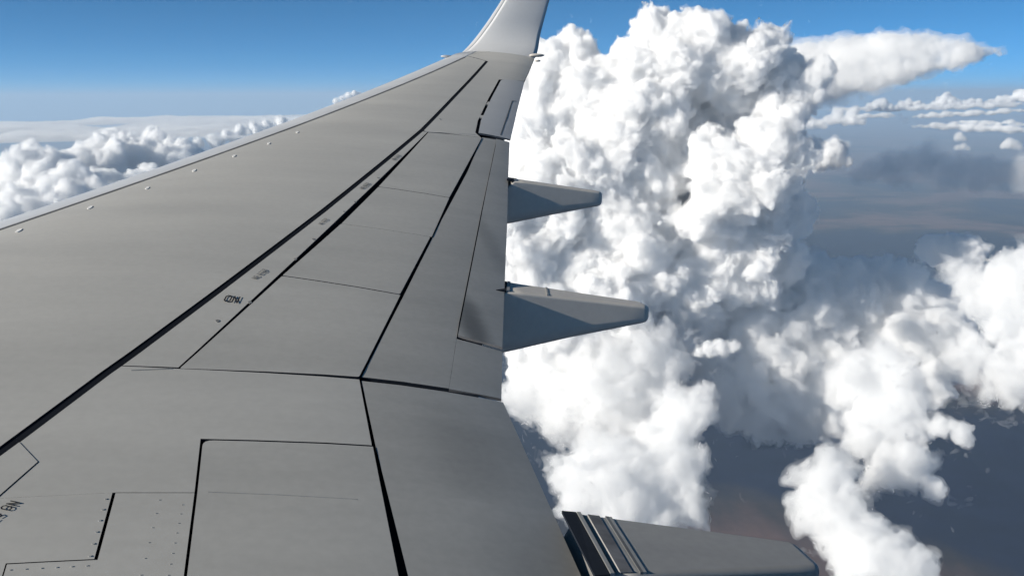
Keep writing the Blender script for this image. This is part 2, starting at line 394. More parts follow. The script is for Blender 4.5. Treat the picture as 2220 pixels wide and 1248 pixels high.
# aileron with balance tab
ail = plate("aileron", [AIL_LE[0], (te(11.5), 11.5), (te(13.0), 13.0), (te(15.0), 15.0), AIL_LE[3], AIL_LE[2], AIL_LE[1]],
      [0.010, 0, 0, 0.008, 0.020, 0.020, 0.020], M_WHITE_AIL, thick_=0.018, lift=0.006, sx=0.15, sy=0.35, side=M_SOOT, radius=[0, 0, 0, 0, 0.1, 0, 0])
plate("tab_seam", [(8.672, 11.58), (9.212, 13.50), (9.28, 13.548), (9.282, 13.535), (9.22, 13.485), (8.684, 11.58)], 0.0, M_SEAM, thick_=0.004, lift=0.0075, sx=3, sy=0.4, side=M_SEAM)
plate("hinge_cover", [(8.79, 13.02), (8.84, 13.02), (8.89, 13.17), (8.84, 13.17)], 0.0, M_GREY, thick_=0.02, lift=0.003, sx=3, sy=3, side=M_GREY)
plate("hinge_cover", [(8.57, 12.24), (8.62, 12.24), (8.65, 12.36), (8.60, 12.36)], 0.0, M_GREY, thick_=0.02, lift=0.003, sx=3, sy=3, side=M_GREY)

# inboard fixed panels
GS = [(6.245, 5.215), (6.885, 5.235)]                                   # ground spoiler bay
yi = [2.0, 2.9, 4.0, 5.1, YK - 0.0]
pts = [(stripe_x(y), y) for y in (YK, 5.77, 5.1, 4.85)] + [(6.262, 4.85), GS[0], GS[1], (6.865, 5.835), (6.085, 5.835)]
pts = [(stripe_x(y), y) for y in (YK, 5.77, 5.5)] + [(stripe_x(5.19), 5.19), (5.725, 5.03), (stripe_x(4.80) + 0.18, 4.80), (6.003, 4.84), (6.262, 4.85), GS[0], GS[1], (6.868, 5.837), (6.085, 5.837)]
plate("inboard_skin", pts, [0.022, 0.022, 0.022, 0.001, 0.0015, 0.0003, 0.001, 0.006, 0.008, 0.006, 0.003, 0.003], M_GREY, sx=0.25, sy=0.3)
pts = [(stripe_x(5.19), 5.19), (stripe_x(4.80), 4.80), (stripe_x(4.80) + 0.18, 4.80), (5.725, 5.03)]
plate("corner_panel", pts, [0.022, 0.0005, 0.0015, 0.001], M_GREY, lift=0.002, sx=0.2, sy=0.2)
pts = [(stripe_x(4.80), 4.80), (stripe_x(4.0), 4.0), (stripe_x(2.9), 2.9), (stripe_x(2.0), 2.0), (5.75, 2.0), (5.79, 4.38), (5.782, 4.455), (6.018, 4.475), (6.003, 4.84), (stripe_x(4.80) + 0.18, 4.80)]
plate("root_skin", pts, [0.022, 0.022, 0.022, 0, 0.002, 0.002, 0.002, 0.005, 0.0003, 0.0005], M_GREY, sx=0.25, sy=0.4)
pts = [(6.003, 4.84), (6.018, 4.475), (5.782, 4.455), (5.79, 4.38), (5.75, 2.0), (6.40, 2.0), (6.28, 4.38), (6.262, 4.85)]
plate("access_panel", pts, [0.005, 0.003, 0.002, 0.002, 0, 0.006, 0.006, 0.002], M_GREY, sx=0.25, sy=0.4)
pts = [GS[0], (6.262, 4.85), (6.28, 4.38), (6.40, 2.0), (6.96, 2.0), (6.91, 4.42), GS[1]]
plate("ground_spoiler", pts, [0.0035, 0.0035, 0.0035, 0, 0.003, 0.003, 0.004], M_SPOIL, lift=0.001, sx=0.25, sy=0.4, radius=[0.04, 0, 0, 0, 0, 0, 0])
pts = [(6.868, 5.832), (6.89, 5.24), (6.935, 4.42), (7.00, 3.0), (7.02, 2.0), (te(2.0), 2.0), (te(4.0), 4.0), (te(5.0), 5.0), (te(5.832), 5.832)]
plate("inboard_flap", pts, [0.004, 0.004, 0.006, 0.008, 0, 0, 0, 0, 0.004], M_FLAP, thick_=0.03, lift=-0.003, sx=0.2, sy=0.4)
# hair-thin seams on the flaps
def seam(p0, p1, w, lift, mat=None, parent=wing, name="panel_seam"):
    d = Vector((p1[0] - p0[0], p1[1] - p0[1])).normalized(); n = Vector((-d.y, d.x)) * w / 2
    plate(name, [(p0[0] + n.x, p0[1] + n.y), (p1[0] + n.x, p1[1] + n.y), (p1[0] - n.x, p1[1] - n.y), (p0[0] - n.x, p0[1] - n.y)], 0.0, mat or M_SEAM, thick_=0.003, lift=lift, sx=0.3, sy=0.4, side=mat or M_SEAM, parent=parent)
seam((6.30, 4.853), (6.80, 4.845), 0.004, 0.002, M_FAINT)
seam((5.90, 5.80), (6.06, 5.83), 0.006, 0.002, M_FAINT)
seam((8.37, 11.38), (7.86, 11.22), 0.005, 0.0025, M_FAINT)

# winglet: swept fin growing out of the tip along a tight arc
WR, CANT = 0.75, R(76)
def spine(s):
    th = min(s / WR, CANT)
    y, z = 17.05 + WR * math.sin(th), chord_z(17.05) + 0.05 + WR * (1 - math.cos(th))
    e = s - WR * CANT
    if e > 0: y += e * math.cos(CANT); z += e * math.sin(CANT)
    return y, z, th
def wl_le(s): return float(np.interp(s, [0, 0.25, 0.55, 0.80, 1.03, 1.34, 2.9], [8.975, 9.17, 9.37, 9.555, 9.73, 9.95, 10.88]))
def wl_te(s): return float(np.interp(s, [0, 0.14, 0.45, 0.77, 1.03, 1.35, 2.9], [10.36, 10.42, 10.525, 10.612, 10.70, 10.805, 11.36]))
def wl_ring(s, us, hood=0.0):
    y, z, th = spine(s); x0, x1 = wl_le(s), wl_te(s); c = x1 - x0
    k = 0.62 + 0.38 * max(0.0, 1 - s / 0.5)
    base = -0.05 * max(0.0, 1 - s / 0.4)
    n = (-math.sin(th), math.cos(th)); out = []
    for u, sgn in us:
        h = c * (g_up(u) if sgn > 0 else g_lo(u)) * k + base
        out.append((x0 + u * c, y + n[0] * h, z + n[1] * h))
    return out
SL = list(np.linspace(0, 1.3, 22)) + list(np.linspace(1.4, 2.86, 10))
ub = [0.075 + 0.925 * (t / 16) for t in range(17)]
us = [(u, 1) for u in ub] + [(u, -1) for u in reversed(ub[:-1])]
winglet = loft("winglet", [wl_ring(s, us) for s in SL], [M_WHITE])
un = [0.075 * (t / 8) ** 2 for t in range(8, -1, -1)]
us = [(u, 1) for u in un] + [(u, -1) for u in reversed(un[:-1])]
edge = loft("leading_edge", [wl_ring(s, us) for s in SL], [M_SLAT], parent=winglet)

# navigation-light housings at the tip
def pod(name, ctr, ln, wd, ht, mat, yaw=0.0, nose=0.6, parent=wing):
    rings = []
    for t in np.linspace(-1, 1, 11):
        k = max(0.02, (1 - abs(t) ** 2.2)) ** 0.5
        rings.append([(ctr[0] + t * ln * math.cos(yaw) - math.cos(a) * wd * k * math.sin(yaw), ctr[1] + t * ln * math.sin(yaw) + math.cos(a) * wd * k * math.cos(yaw), ctr[2] + math.sin(a) * ht * k) for a in np.linspace(0, 2 * math.pi, 13)[:-1]])
    return loft(name, rings, [mat], parent=parent)
pod("light_housing", (8.845, 16.78, chord_z(16.78) + 0.055), 0.10, 0.05, 0.022, M_WHITE, yaw=0.35)
pod("light_housing", (10.395, 17.05, chord_z(17.05) + 0.035), 0.13, 0.05, 0.03, M_FAIR)
pod("static_discharger", (10.33, 16.72, chord_z(16.72) + 0.002), 0.05, 0.03, 0.018, M_FAIR)

# flap track fairings
def fairing(y0, x0, x1, z0t, z1t, z0b, z1b, wf, wt, ypt, xs_joint, slot, soot=None, mat=None):
    """x0: where it leaves the trailing edge; canoe with a flat lid, slab sides and a blunt rounded tail."""
    rings = []; L = x1 - x0
    X = [x0 - 1.3, x0 - 0.9, x0 - 0.5, x0 - 0.2, x0 - 0.02] + [x0 + L * t for t in (0.05, 0.15, 0.3, 0.45, 0.6, 0.75, 0.87, 0.95, 0.97, 0.985, 0.995, 1.0)]
    def top(x):
        t = (x - x0) / L
        if t < 0: return min(z0t + 0.0, S(max(x, le(y0) + .2), y0) - 0.07)
        return z0t + (z1t - z0t) * t
    def bot(x):
        t = (x - x0) / L
        if t < 0: return z0b + (z1b - z0b) * t * 0.35 + 0.10 * t * t
        return z0b + (z1b - z0b) * t
    def wid(x):
        t = max(0.0, (x - x0) / L); return wf + (wt - wf) * t
    def yc(x): t = max(0.0, (x - x0) / L); return y0 + (ypt - y0) * t
    for x in X:
        t = (x - x0) / L
        zt, zb, w = top(x), bot(x), wid(x)
        if t > 0.95:
            k = (t - 0.95) / 0.05; s = math.sqrt(max(0.0, 1 - k * k)); h = (zt - zb) / 2; m = (zt + zb) / 2
            hh = h * (0.62 + 0.38 * s); zt, zb = m + hh, m - hh; w *= 0.25 + 0.75 * s
        c = yc(x); r_ = min(0.022, (zt - zb) * 0.2, w * 0.5); rb = min(0.10, (zt - zb) * 0.35, w * 0.8)
        ring = []
        for cyy, cz, rr, a0 in ((c + w - r_, zt - r_, r_, 0), (c - w + r_, zt - r_, r_, 90), (c - w * 0.96 + rb, zb + rb, rb, 180), (c + w * 0.96 - rb, zb + rb, rb, 270)):
            for a in (0, 30, 60, 90): ring.append((x, cyy + rr * math.cos(R(a0 + a)), cz + rr * math.sin(R(a0 + a))))
        rings.append(ring)
    f = loft("flap_track_fairing", rings, [mat or M_FAIR])
    wnm = f.modifiers.new("weighted", "WEIGHTED_NORMAL"); wnm.weight = 90; wnm.keep_sharp = True
    def band(name, xa, xb, mat, lift=0.003, skew=0.0, inset=0.0, drop=0.0):
        bm = bmesh.new(); vs = []
        for lay in (0.0, -0.012):
            for (x, sgn) in ((xa, -1), (xb, -1), (xb, 1), (xa, 1)):
                xx = x + skew * (sgn + 1) * 0.5
                vs.append(bm.verts.new((xx, yc(xx) + sgn * (wid(xx) - inset), top(max(xx, x0)) + lift + lay - drop)))
        for q in ((0, 1, 2, 3), (7, 6, 5, 4), (0, 4, 5, 1), (1, 5, 6, 2), (2, 6, 7, 3), (3, 7, 4, 0)): bm.faces.new([vs[i] for i in q])
        bmesh.ops.recalc_face_normals(bm, faces=bm.faces[:])
        return finish(name, bm, [mat], f)
    sk = slot[2]
    band("seal_strip", x0 - 0.03, x0 + slot[0], M_GAP, 0.002, sk, 0.004)
    band("edge_strip", x0 + slot[0] + 0.002, x0 + slot[0] + slot[1] * 0.7, M_EDGE, 0.005, sk, 0.006)
    if soot: band("soot_patch", x0 + soot[0], x0 + soot[1], M_SOOT, 0.0025, sk, 0.012)
    for xj, mj in xs_joint: band("joint_strip", x0 + xj, x0 + xj + 0.012, mj, 0.003, sk * 0.8, 0.008)
    return f
fairing(9.95, 8.405, 9.30, 1.47, 1.325, 1.06, 1.20, 0.155, 0.075, 9.95, [], (0.035, 0.03, 0.065))
F2 = fairing(7.40, 7.80, 8.815, 1.02, 0.845, 0.585, 0.735, 0.18, 0.075, 7.37, [(0.30, M_EDGE)], (0.035, 0.03, 0.075))
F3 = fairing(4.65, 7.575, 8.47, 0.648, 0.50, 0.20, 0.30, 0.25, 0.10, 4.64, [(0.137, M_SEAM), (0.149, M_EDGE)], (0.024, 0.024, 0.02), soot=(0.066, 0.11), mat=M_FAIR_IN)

# small flush fittings: pale slat-track covers, dark hatch marks, rivets
def disc(name, x, y, rx, ry, mat, lift=0.0035, parent=wing, n=10):
    plate(name, [(x + rx * math.cos(2 * math.pi * i / n), y + ry * math.sin(2 * math.pi * i / n)) for i in range(n)], 0.0, mat, thick_=0.004, lift=lift, sx=3, sy=3, side=mat, parent=parent)
for x, y in ((4.90, 7.92), (5.21, 8.42), (5.50, 8.93), (5.77, 9.48), (6.04, 10.00), (6.31, 10.50), (6.56, 11.01)):
    disc("fastener_cover", x, y, 0.014, 0.045, M_DOT)
for x, y in ((6.205, 6.37), (6.345, 6.63), (6.57, 7.33), (6.68, 7.72), (6.90, 8.36), (6.99, 8.62), (7.21, 9.35)):
    disc("hinge_bolt", x, y, 0.010, 0.016, M_FADED, 0.002, n=8)
disc("drain_plug", 8.07, 11.9, 0.012, 0.03, M_FADED, 0.002)

rv = bmesh.new()
def rivet(x, y, r=0.0045):
    z = S(x, y) + 0.0015
    ring = [rv.verts.new((x + r * math.cos(a), y + r * math.sin(a), z)) for a in np.linspace(0, 2 * math.pi, 7)[:-1]]
    low = [rv.verts.new((v.co.x, v.co.y, z - 0.003)) for v in ring]
    rv.faces.new(ring)
    for i in range(6): rv.faces.new((ring[i], low[i], low[(i + 1) % 6], ring[(i + 1) % 6]))
rnd = random.Random(5)
for i in range(16):                                     # rows of screws round the access panel and the ground spoiler
    t = i / 15
    rivet(5.985 + 0.014 * t, 4.80 - 0.31 * t, 0.005) if i % 3 == 0 else None
    rivet(6.225 + 0.004 * t, 4.80 - 0.40 * t, 0.002) if i % 2 else None
    rivet(6.15 + 0.004 * t, 4.80 - 0.40 * t, 0.002) if i % 3 == 0 else None
    rivet(5.80 + 0.20 * t, 4.425 + 0.018 * t, 0.003) if i % 3 == 0 else None
rivets = finish("rivets", rv, [M_FAINT]); tag(rivets, kind="stuff")

# stencilled words, laid flat on the skin
def letter_strokes(ch):
    G = {'N': [[(0, 0), (0, 1)], [(0, 1), (0.6, 0)], [(0.6, 0), (0.6, 1)]],
         'O': [[(0, 0.2), (0, 0.8)], [(0, 0.8), (0.2, 1)], [(0.2, 1), (0.45, 1)], [(0.45, 1), (0.65, 0.8)], [(0.65, 0.8), (0.65, 0.2)], [(0.65, 0.2), (0.45, 0)], [(0.45, 0), (0.2, 0)], [(0.2, 0), (0, 0.2)]],
         'S': [[(0.6, 0.9), (0.1, 1)], [(0.1, 1), (0, 0.6)], [(0, 0.6), (0.6, 0.4)], [(0.6, 0.4), (0.55, 0)], [(0.55, 0), (0, 0.1)]],
         'T': [[(0, 1), (0.6, 1)], [(0.3, 1), (0.3, 0)]],
         'E': [[(0, 0), (0, 1)], [(0, 1), (0.55, 1)], [(0, 0.5), (0.45, 0.5)], [(0, 0), (0.55, 0)]],
         'P': [[(0, 0), (0, 1)], [(0, 1), (0.55, 1)], [(0.55, 1), (0.55, 0.5)], [(0.55, 0.5), (0, 0.5)]]}
    return G.get(ch, [])
def stencil(name, text, org, ux, uy, h, mat, w=0.17, wide=1.0):
    """ux, uy: reading and upright directions on the wing plan."""
    bm = bmesh.new(); ux = Vector(ux).normalized(); uy = Vector(uy).normalized(); pen = 0.0
    for ch in text:
        for a, b in letter_strokes(ch):
            a, b = Vector(a), Vector(b); d = (b - a).normalized(); n = Vector((-d.y, d.x)) * w / 2; a2, b2 = a - d * w * .35, b + d * w * .35
            vs = []
            for p in (a2 + n, b2 + n, b2 - n, a2 - n):
                q = Vector(org) + ux * ((pen + p.x) * h * wide) + uy * (p.y * h)
                vs.append(bm.verts.new((q.x, q.y, S(q.x, q.y) + 0.0035 + 0.0001 * len(bm.faces))))
            bm.faces.new(vs)
        pen += 0.95 if ch != ' ' else 0.6
    bmesh.ops.recalc_face_normals(bm, faces=bm.faces[:])
    if bm.faces[:][0].normal.z < 0: bmesh.ops.reverse_faces(bm, faces=bm.faces[:])
    return finish(name, bm, [mat])
stencil("lettering", "NO STEP", (5.706, 4.781), (-0.39, -0.92), (0.92, -0.39), 0.030, M_INK)
stencil("lettering", "ON", (6.216, 6.622), (1.0, -0.25), (0.12, 1.0), 0.080, M_INK, w=0.17, wide=0.55)
for x, y, h in ((6.362, 6.965, 0.026), (6.735, 8.03, 0.022), (7.07, 8.98, 0.030), (7.405, 9.98, 0.032)):
    stencil("lettering", "NO STEP", (x, y), (0.36, 0.93), (-0.93, 0.36), h, M_FADED, w=0.26)

# ------------------------------------------------------------------ clouds: bubbling heaps of rounded puffs, meshed from a distance field
def surface_net(F, org, h):
    S = F > 0
    nx, ny, nz = F.shape
    cs = [(i, j, k) for i in (0, 1) for j in (0, 1) for k in (0, 1)]
    def sub(A, c): return A[c[0]:nx - 1 + c[0], c[1]:ny - 1 + c[1], c[2]:nz - 1 + c[2]]
    cnt = np.zeros((nx - 1, ny - 1, nz - 1), np.int8)
    for c in cs: cnt += sub(S, c)
    act = (cnt > 0) & (cnt < 8)
    I, J, K = np.nonzero(act)
    n = len(I)
    idx = np.full(act.shape, -1, np.int32); idx[I, J, K] = np.arange(n, dtype=np.int32)
    V = {c: F[I + c[0], J + c[1], K + c[2]] for c in cs}
    P = np.zeros((n, 3), np.float32); W = np.zeros(n, np.float32)
    for a in cs:
        for ax in range(3):
            if a[ax]: continue
            b = list(a); b[ax] = 1; b = tuple(b)
            va, vb = V[a], V[b]
            x = (va > 0) != (vb > 0)
            t = np.where(x, va / np.where(x, va - vb, 1), 0)
            for q in range(3):
                P[:, q] += np.where(x, a[q] + (t if q == ax else 0), 0)
            W += x
    P /= W[:, None]
    P += np.stack([I, J, K], -1)
    quads = []
    for ax in range(3):
        o1, o2 = [(1, 2), (2, 0), (0, 1)][ax]
        lo = [slice(1, -1)] * 3; hi = [slice(1, -1)] * 3
        lo[ax] = slice(0, -1); hi[ax] = slice(1, None)
        A = S[tuple(lo)]; B = S[tuple(hi)]
        x = np.argwhere(A != B)
        base = x.copy()
        for q in range(3):
            if q != ax: base[:, q] += 1
        def cell(d1, d2):
            c = base.copy(); c[:, o1] -= d1; c[:, o2] -= d2
            return idx[c[:, 0], c[:, 1], c[:, 2]]
        q4 = np.stack([cell(1, 1), cell(0, 1), cell(0, 0), cell(1, 0)], -1)
        flip = ~A[x[:, 0], x[:, 1], x[:, 2]]
        q4[flip] = q4[flip][:, ::-1]
        quads.append(q4)
    return (P * h + org).astype(np.float32), np.concatenate(quads)

def mesh_np(name, V, Q, smooth=True):
    me = bpy.data.meshes.new(name)
    me.vertices.add(len(V)); me.vertices.foreach_set("co", V.ravel())
    k = Q.shape[1]
    me.loops.add(Q.size); me.loops.foreach_set("vertex_index", Q.ravel().astype(np.int32))
    me.polygons.add(len(Q)); me.polygons.foreach_set("loop_start", np.arange(0, Q.size, k, dtype=np.int32))
    me.polygons.foreach_set("use_smooth", np.full(len(Q), smooth))
    me.update(calc_edges=True); me.validate()
    return me

def noise_grid(rng, shape, cell):
    out = None
    dims = [int(math.ceil(s / cell)) + 3 for s in shape]
    A = rng.random(dims).astype(np.float32) * 2 - 1
    for ax, s in enumerate(shape):
        p = np.arange(s, dtype=np.float32) / cell + rng.random() * 0.99
        i = p.astype(np.int32); t = p - i; t = t * t * (3 - 2 * t)
        sh = [1, 1, 1]; sh[ax] = s; t = t.reshape(sh).astype(np.float32)
        a = np.take(A, i, axis=ax)
        A = a + (np.take(A, i + 1, axis=ax) - a) * t
    return A

def point_noise(V, cell, seed):
    """smooth vector noise at arbitrary points (trilinear random lattice that wraps)."""
    rg = np.random.default_rng(seed); n = 32
    L = rg.random((n, n, n, 3)).astype(np.float32) * 2 - 1
    q = V / cell; i = np.floor(q).astype(np.int64); f = (q - i).astype(np.float32); f = f * f * (3 - 2 * f)
    out = np.zeros_like(V, dtype=np.float32)
    for a in (0, 1):
        for b in (0, 1):
            for c in (0, 1):
                w = (f[:, 0] if a else 1 - f[:, 0]) * (f[:, 1] if b else 1 - f[:, 1]) * (f[:, 2] if c else 1 - f[:, 2])
                out += w[:, None] * L[(i[:, 0] + a) % n, (i[:, 1] + b) % n, (i[:, 2] + c) % n]
    return out

def swirl(V, size, seed, amount):
    """turbulent warp, so that no puff stays a ball."""
    V = V.astype(np.float32); W = V.copy()
    for k, (c, a) in enumerate(((1.5, 0.42), (0.7, 0.20), (0.30, 0.085), (0.13, 0.035))):
        W = W + point_noise(W, c * size, seed * 7 + k) * np.float32(a * size * amount)
    return W

def billow(me_V, Q, size, seed, amount):
    """fine cauliflower relief: rounded knobs with sharp creases, pushed out along the normals."""
    V = me_V.astype(np.float32)
    a, b, c, d = (V[Q[:, k]] for k in range(4))
    fn = np.cross(c - a, d - b)
    n = np.zeros_like(V)
    for q in range(3):
        for k in range(4): n[:, q] += np.bincount(Q[:, k], weights=fn[:, q], minlength=len(V)).astype(np.float32)
    n /= np.maximum(np.linalg.norm(n, axis=1), 1e-6)[:, None]
    h = np.zeros(len(V), np.float32)
    for k, (cl, am) in enumerate(((0.42, 0.085), (0.21, 0.05), (0.11, 0.028))):
        s = point_noise(V, cl * size, seed * 13 + 5 + k)
        h += (np.abs(s[:, 0]) + 0.6 * np.abs(s[:, 1]) - 0.55) * am * size
    return V + n * (h * amount)[:, None]

def make_cloud(name, puffs, voxel, mat, seed=1, levels=4, kids=(24, 17, 12, 10), ratio=(0.22, 0.48), rough=0.35, base=None, up=0.25, squash=1.0, minr=1.6, fringe=1.6, wisp=1.2, fmat=None, soft=0.3, warp=0.54, knobs=1.0):
    """puffs: (x, y, z, r) in km, world axes."""
    rng = np.random.default_rng(seed)
    P = np.array(puffs, np.float64) * 1000.0
    pad = P[:, 3] * 1.35 + 9 * voxel
    lo = (P[:, :3] - pad[:, None]).min(0); hi = (P[:, :3] + pad[:, None]).max(0)
    if base is not None: lo[2] = max(lo[2], base * 1000 - 5 * voxel)
    shape = np.maximum(np.ceil((hi - lo) / voxel).astype(int) + 1, 6)
    F = np.full(shape, -1e3 * 1.0, np.float32) * np.float32(1.0)
    F[:] = -8 * voxel
    ax = [lo[q] + np.arange(shape[q]) * voxel for q in range(3)]
    def stamp(c, r):
        a = np.floor((c - r - 8 * voxel - lo) / voxel).astype(int); b = np.ceil((c + r + 8 * voxel - lo) / voxel).astype(int) + 1
        a = np.maximum(a, 0); b = np.minimum(b, shape)
        if (b <= a).any(): return
        dx = (ax[0][a[0]:b[0]] - c[0])[:, None, None]; dy = (ax[1][a[1]:b[1]] - c[1])[None, :, None]; dz = (ax[2][a[2]:b[2]] - c[2])[None, None, :] / squash
        d = r - np.sqrt(dx * dx + dy * dy + dz * dz)
        v = F[a[0]:b[0], a[1]:b[1], a[2]:b[2]]
        d = d.astype(np.float32); k = np.float32(soft * r)
        if k > 0:
            hh = np.maximum(k - np.abs(d - v), 0) / k
            np.maximum(v, d, out=v); v += hh * hh * k * 0.25
        else: np.maximum(v, d, out=v)
    cur = P
    for c in cur: stamp(c[:3], c[3])
    for lv in range(levels):
        nxt = []
        for c in cur:
            n = kids[lv]
            d = rng.normal(size=(n, 3)); d[:, 2] += up; d /= np.linalg.norm(d, axis=1)[:, None]
            r = c[3] * rng.uniform(*ratio, n)
            p = c[:3] + d * (c[3] * rng.uniform(0.80, 1.02, n))[:, None] * np.array([1, 1, squash])
            for q in range(n):
                if r[q] < minr * voxel: continue
                g = np.round((p[q] - lo) / voxel).astype(int)
                if (g < 0).any() or (g >= shape).any(): continue
                if F[tuple(g)] > 0.45 * r[q]: continue
                nxt.append((*p[q], r[q]))
        for c in nxt: stamp(np.array(c[:3]), c[3])
        cur = np.array(nxt) if nxt else np.zeros((0, 4))
        if not len(cur): break
    mr = float(np.median(P[:, 3]))
    amp, cell = mr * 0.16 * rough, max(mr * 0.34 / voxel, 2.0)
    for o in range(5):
        if cell < 1.6: break
        F += noise_grid(rng, shape, cell) * np.float32(min(amp, 3.2 * voxel))
        amp *= 0.72; cell *= 0.5
    if base is not None:
        nb = noise_grid(rng, (shape[0], shape[1], 1), max(mr * 0.5 / voxel, 2.0))[:, :, 0] * mr * 0.18
        F = np.minimum(F, (ax[2][None, None, :] - base * 1000 - nb[:, :, None]).astype(np.float32))
    F[0] = F[-1] = -voxel; F[:, 0] = F[:, -1] = -voxel; F[:, :, 0] = F[:, :, -1] = -voxel
    V, Q = surface_net(F, lo, voxel)
    V = billow(swirl(V, mr, seed, warp), Q, mr, seed, knobs)
    org = np.array([P[:, 0].mean(), P[:, 1].mean(), (V[:, 2].min() if len(V) else 0)])
    o = link(name, mesh_np(name, (V - org).astype(np.float32), Q), mat); o.location = org
    if fringe:
        H = F[::2, ::2, ::2] + np.float32(fringe * voxel)
        if wisp:
            H = H + noise_grid(rng, H.shape, 3.0) * np.float32(wisp * voxel) + noise_grid(rng, H.shape, 6.5) * np.float32(wisp * voxel)
        H[0] = H[-1] = -voxel; H[:, 0] = H[:, -1] = -voxel; H[:, :, 0] = H[:, :, -1] = -voxel
        V2, Q2 = surface_net(H, lo, voxel * 2)
        V2 = swirl(V2, mr, seed, warp)
        link("cloud_fringe", mesh_np("cloud_fringe", (V2 - org).astype(np.float32), Q2), fmat or M_FRINGE, o)
    return o

M_CLOUD = vol_cloud("cloud_vapour", 46.0)
M_FRINGE = vol_cloud("cloud_fringe_vapour", 300.0)
M_WISP = vol_cloud("thin_cloud_vapour", 90.0)
M_LOW = vol_cloud("low_cloud_vapour", 160.0)
M_THIN = vol_cloud("thin_fringe_vapour", 420.0)
M_DIM = vol_cloud("dim_cloud_vapour", 850.0)
M_FAR = vol_cloud("far_cloud_vapour", 110.0)
M_MASS = vol_cloud("shaded_mass_vapour", 90.0)
M_PLUME = vol_cloud("plume_vapour", 120.0)

tag(make_cloud("cumulus_cloud", [(5.44,13.21,0.58,0.587),(5.0,13.28,0.43,0.547),(5.9,13.02,0.47,0.558),(4.56,13.24,0.2,0.472),(6.37,12.79,0.61,0.365),(6.6,12.78,0.69,0.228),(6.29,13.17,0.06,0.468),(3.82,13.88,0.48,0.401),(3.46,13.87,0.14,0.51),(3.97,13.63,-0.2,0.631),(4.73,13.28,-0.34,0.756),(3.32,13.58,-0.81,0.74),(4.12,13.13,-1.07,0.791),(4.88,12.86,-1.06,0.429),(3.29,13.19,-1.73,0.778),(4.33,12.85,-1.93,0.722),(3.01,12.91,-2.57,0.764),(3.98,12.6,-2.77,0.709),(4.9,12.41,-2.63,0.48),(5.08,12.58,-1.92,0.364),(3.37,12.41,-3.38,0.697),(4.12,12.14,-3.55,0.584),(6.72,12.73,0.29,0.294),(6.75,12.61,0.02,0.265),(6.65,12.54,-0.18,0.295),(6.36,11.79,-0.35,0.259),(6.15,11.89,-0.57,0.319),(6.4,11.86,-0.77,0.31),(5.49,11.98,-0.85,0.309),(5.81,11.91,-1.08,0.481),(5.46,11.94,-1.33,0.308),(6.18,11.95,-1.15,0.338),(5.29,12.09,-1.66,0.296),(5.61,12.16,-1.68,0.363),(6.38,12.56,-1.76,0.609),(6.78,12.47,-1.72,0.391),(6.04,12.41,-2.34,0.628),(5.47,12.42,-2.52,0.552),(6.66,12.32,-2.35,0.387),(5.77,13.6,-0.85,0.531),(6.23,13.64,-0.5,0.475),(5.57,14.14,0.07,0.755),(4.92,14.42,-1.41,1.013),(5.99,14.04,-2.0,0.959),(5.33,13.91,-3.02,0.938),(6.57,13.44,-3.22,0.823),(4.33,13.7,-3.54,0.842)], 13.0, M_CLOUD, levels=4, kids=(26, 20, 15, 12), ratio=(0.2, 0.46), seed=31, rough=0.65, soft=0.33, knobs=0.85), 'giant white towering cumulus with a cauliflower top beside the winglet', 'cloud', None)  # large rear puffs, out of view, added to shade the blue-grey mass
tag(make_cloud("cumulus_cloud", [(7.11,12.4,0.28,0.215),(7.01,12.46,0.08,0.227),(6.92,12.51,-0.11,0.186),(7.15,12.38,0.39,0.148)], 16.0, M_CLOUD, seed=4), 'steep white turret leaning between the giant cumulus and the long pointed plume', 'cloud', None)
tag(make_cloud("cumulus_cloud", [(5.41,12.9,-3.4,0.702),(6.39,13.02,-3.41,0.735),(7.17,13.04,-3.09,0.621),(7.76,12.82,-3.07,0.493),(8.01,12.74,-2.77,0.283),(7.33,12.55,-3.72,0.687),(8.2,12.58,-3.41,0.502),(8.75,12.45,-3.41,0.442),(9.19,12.39,-3.42,0.339),(8.37,12.29,-4.01,0.506),(6.32,12.51,-4.09,0.724),(6.95,12.08,-4.36,0.603),(5.76,12.24,-4.33,0.446),(6.26,12.02,-4.58,0.39),(7.56,11.93,-4.43,0.551),(8.0,11.91,-4.39,0.422),(9.22,12.08,-3.53,0.412),(9.33,11.65,-3.79,0.336),(9.0,12.62,-3.09,0.411),(9.48,12.36,-3.21,0.344),(8.61,12.92,-2.91,0.332),(8.66,12.03,-3.81,0.508),(8.82,11.64,-4.22,0.328),(6.19,13.31,-3.09,0.603),(7.16,12.08,-4.02,0.47)], 18.0, M_MASS, fmat=M_THIN, seed=11, rough=0.8, wisp=1.6, fringe=2.4), 'broad blue-grey shaded cloud mass at the foot of the giant cumulus', 'cloud', None)
tag(make_cloud("cumulus_cloud", [(2.97,12.13,-3.95,0.344),(3.37,11.87,-4.1,0.457),(3.87,11.56,-3.91,0.508),(4.31,11.52,-3.53,0.424),(4.21,11.2,-3.95,0.363),(2.77,11.86,-4.26,0.198),(3.14,11.64,-4.31,0.214),(3.59,11.29,-4.29,0.29),(4.02,11.13,-4.33,0.28)], 16.0, M_LOW, fmat=M_THIN, seed=12, rough=1.6, wisp=3.0, fringe=3.4, warp=1.0), 'ragged pale cloud showing behind the inner flap edge between the two lower fairings', 'cloud', None)
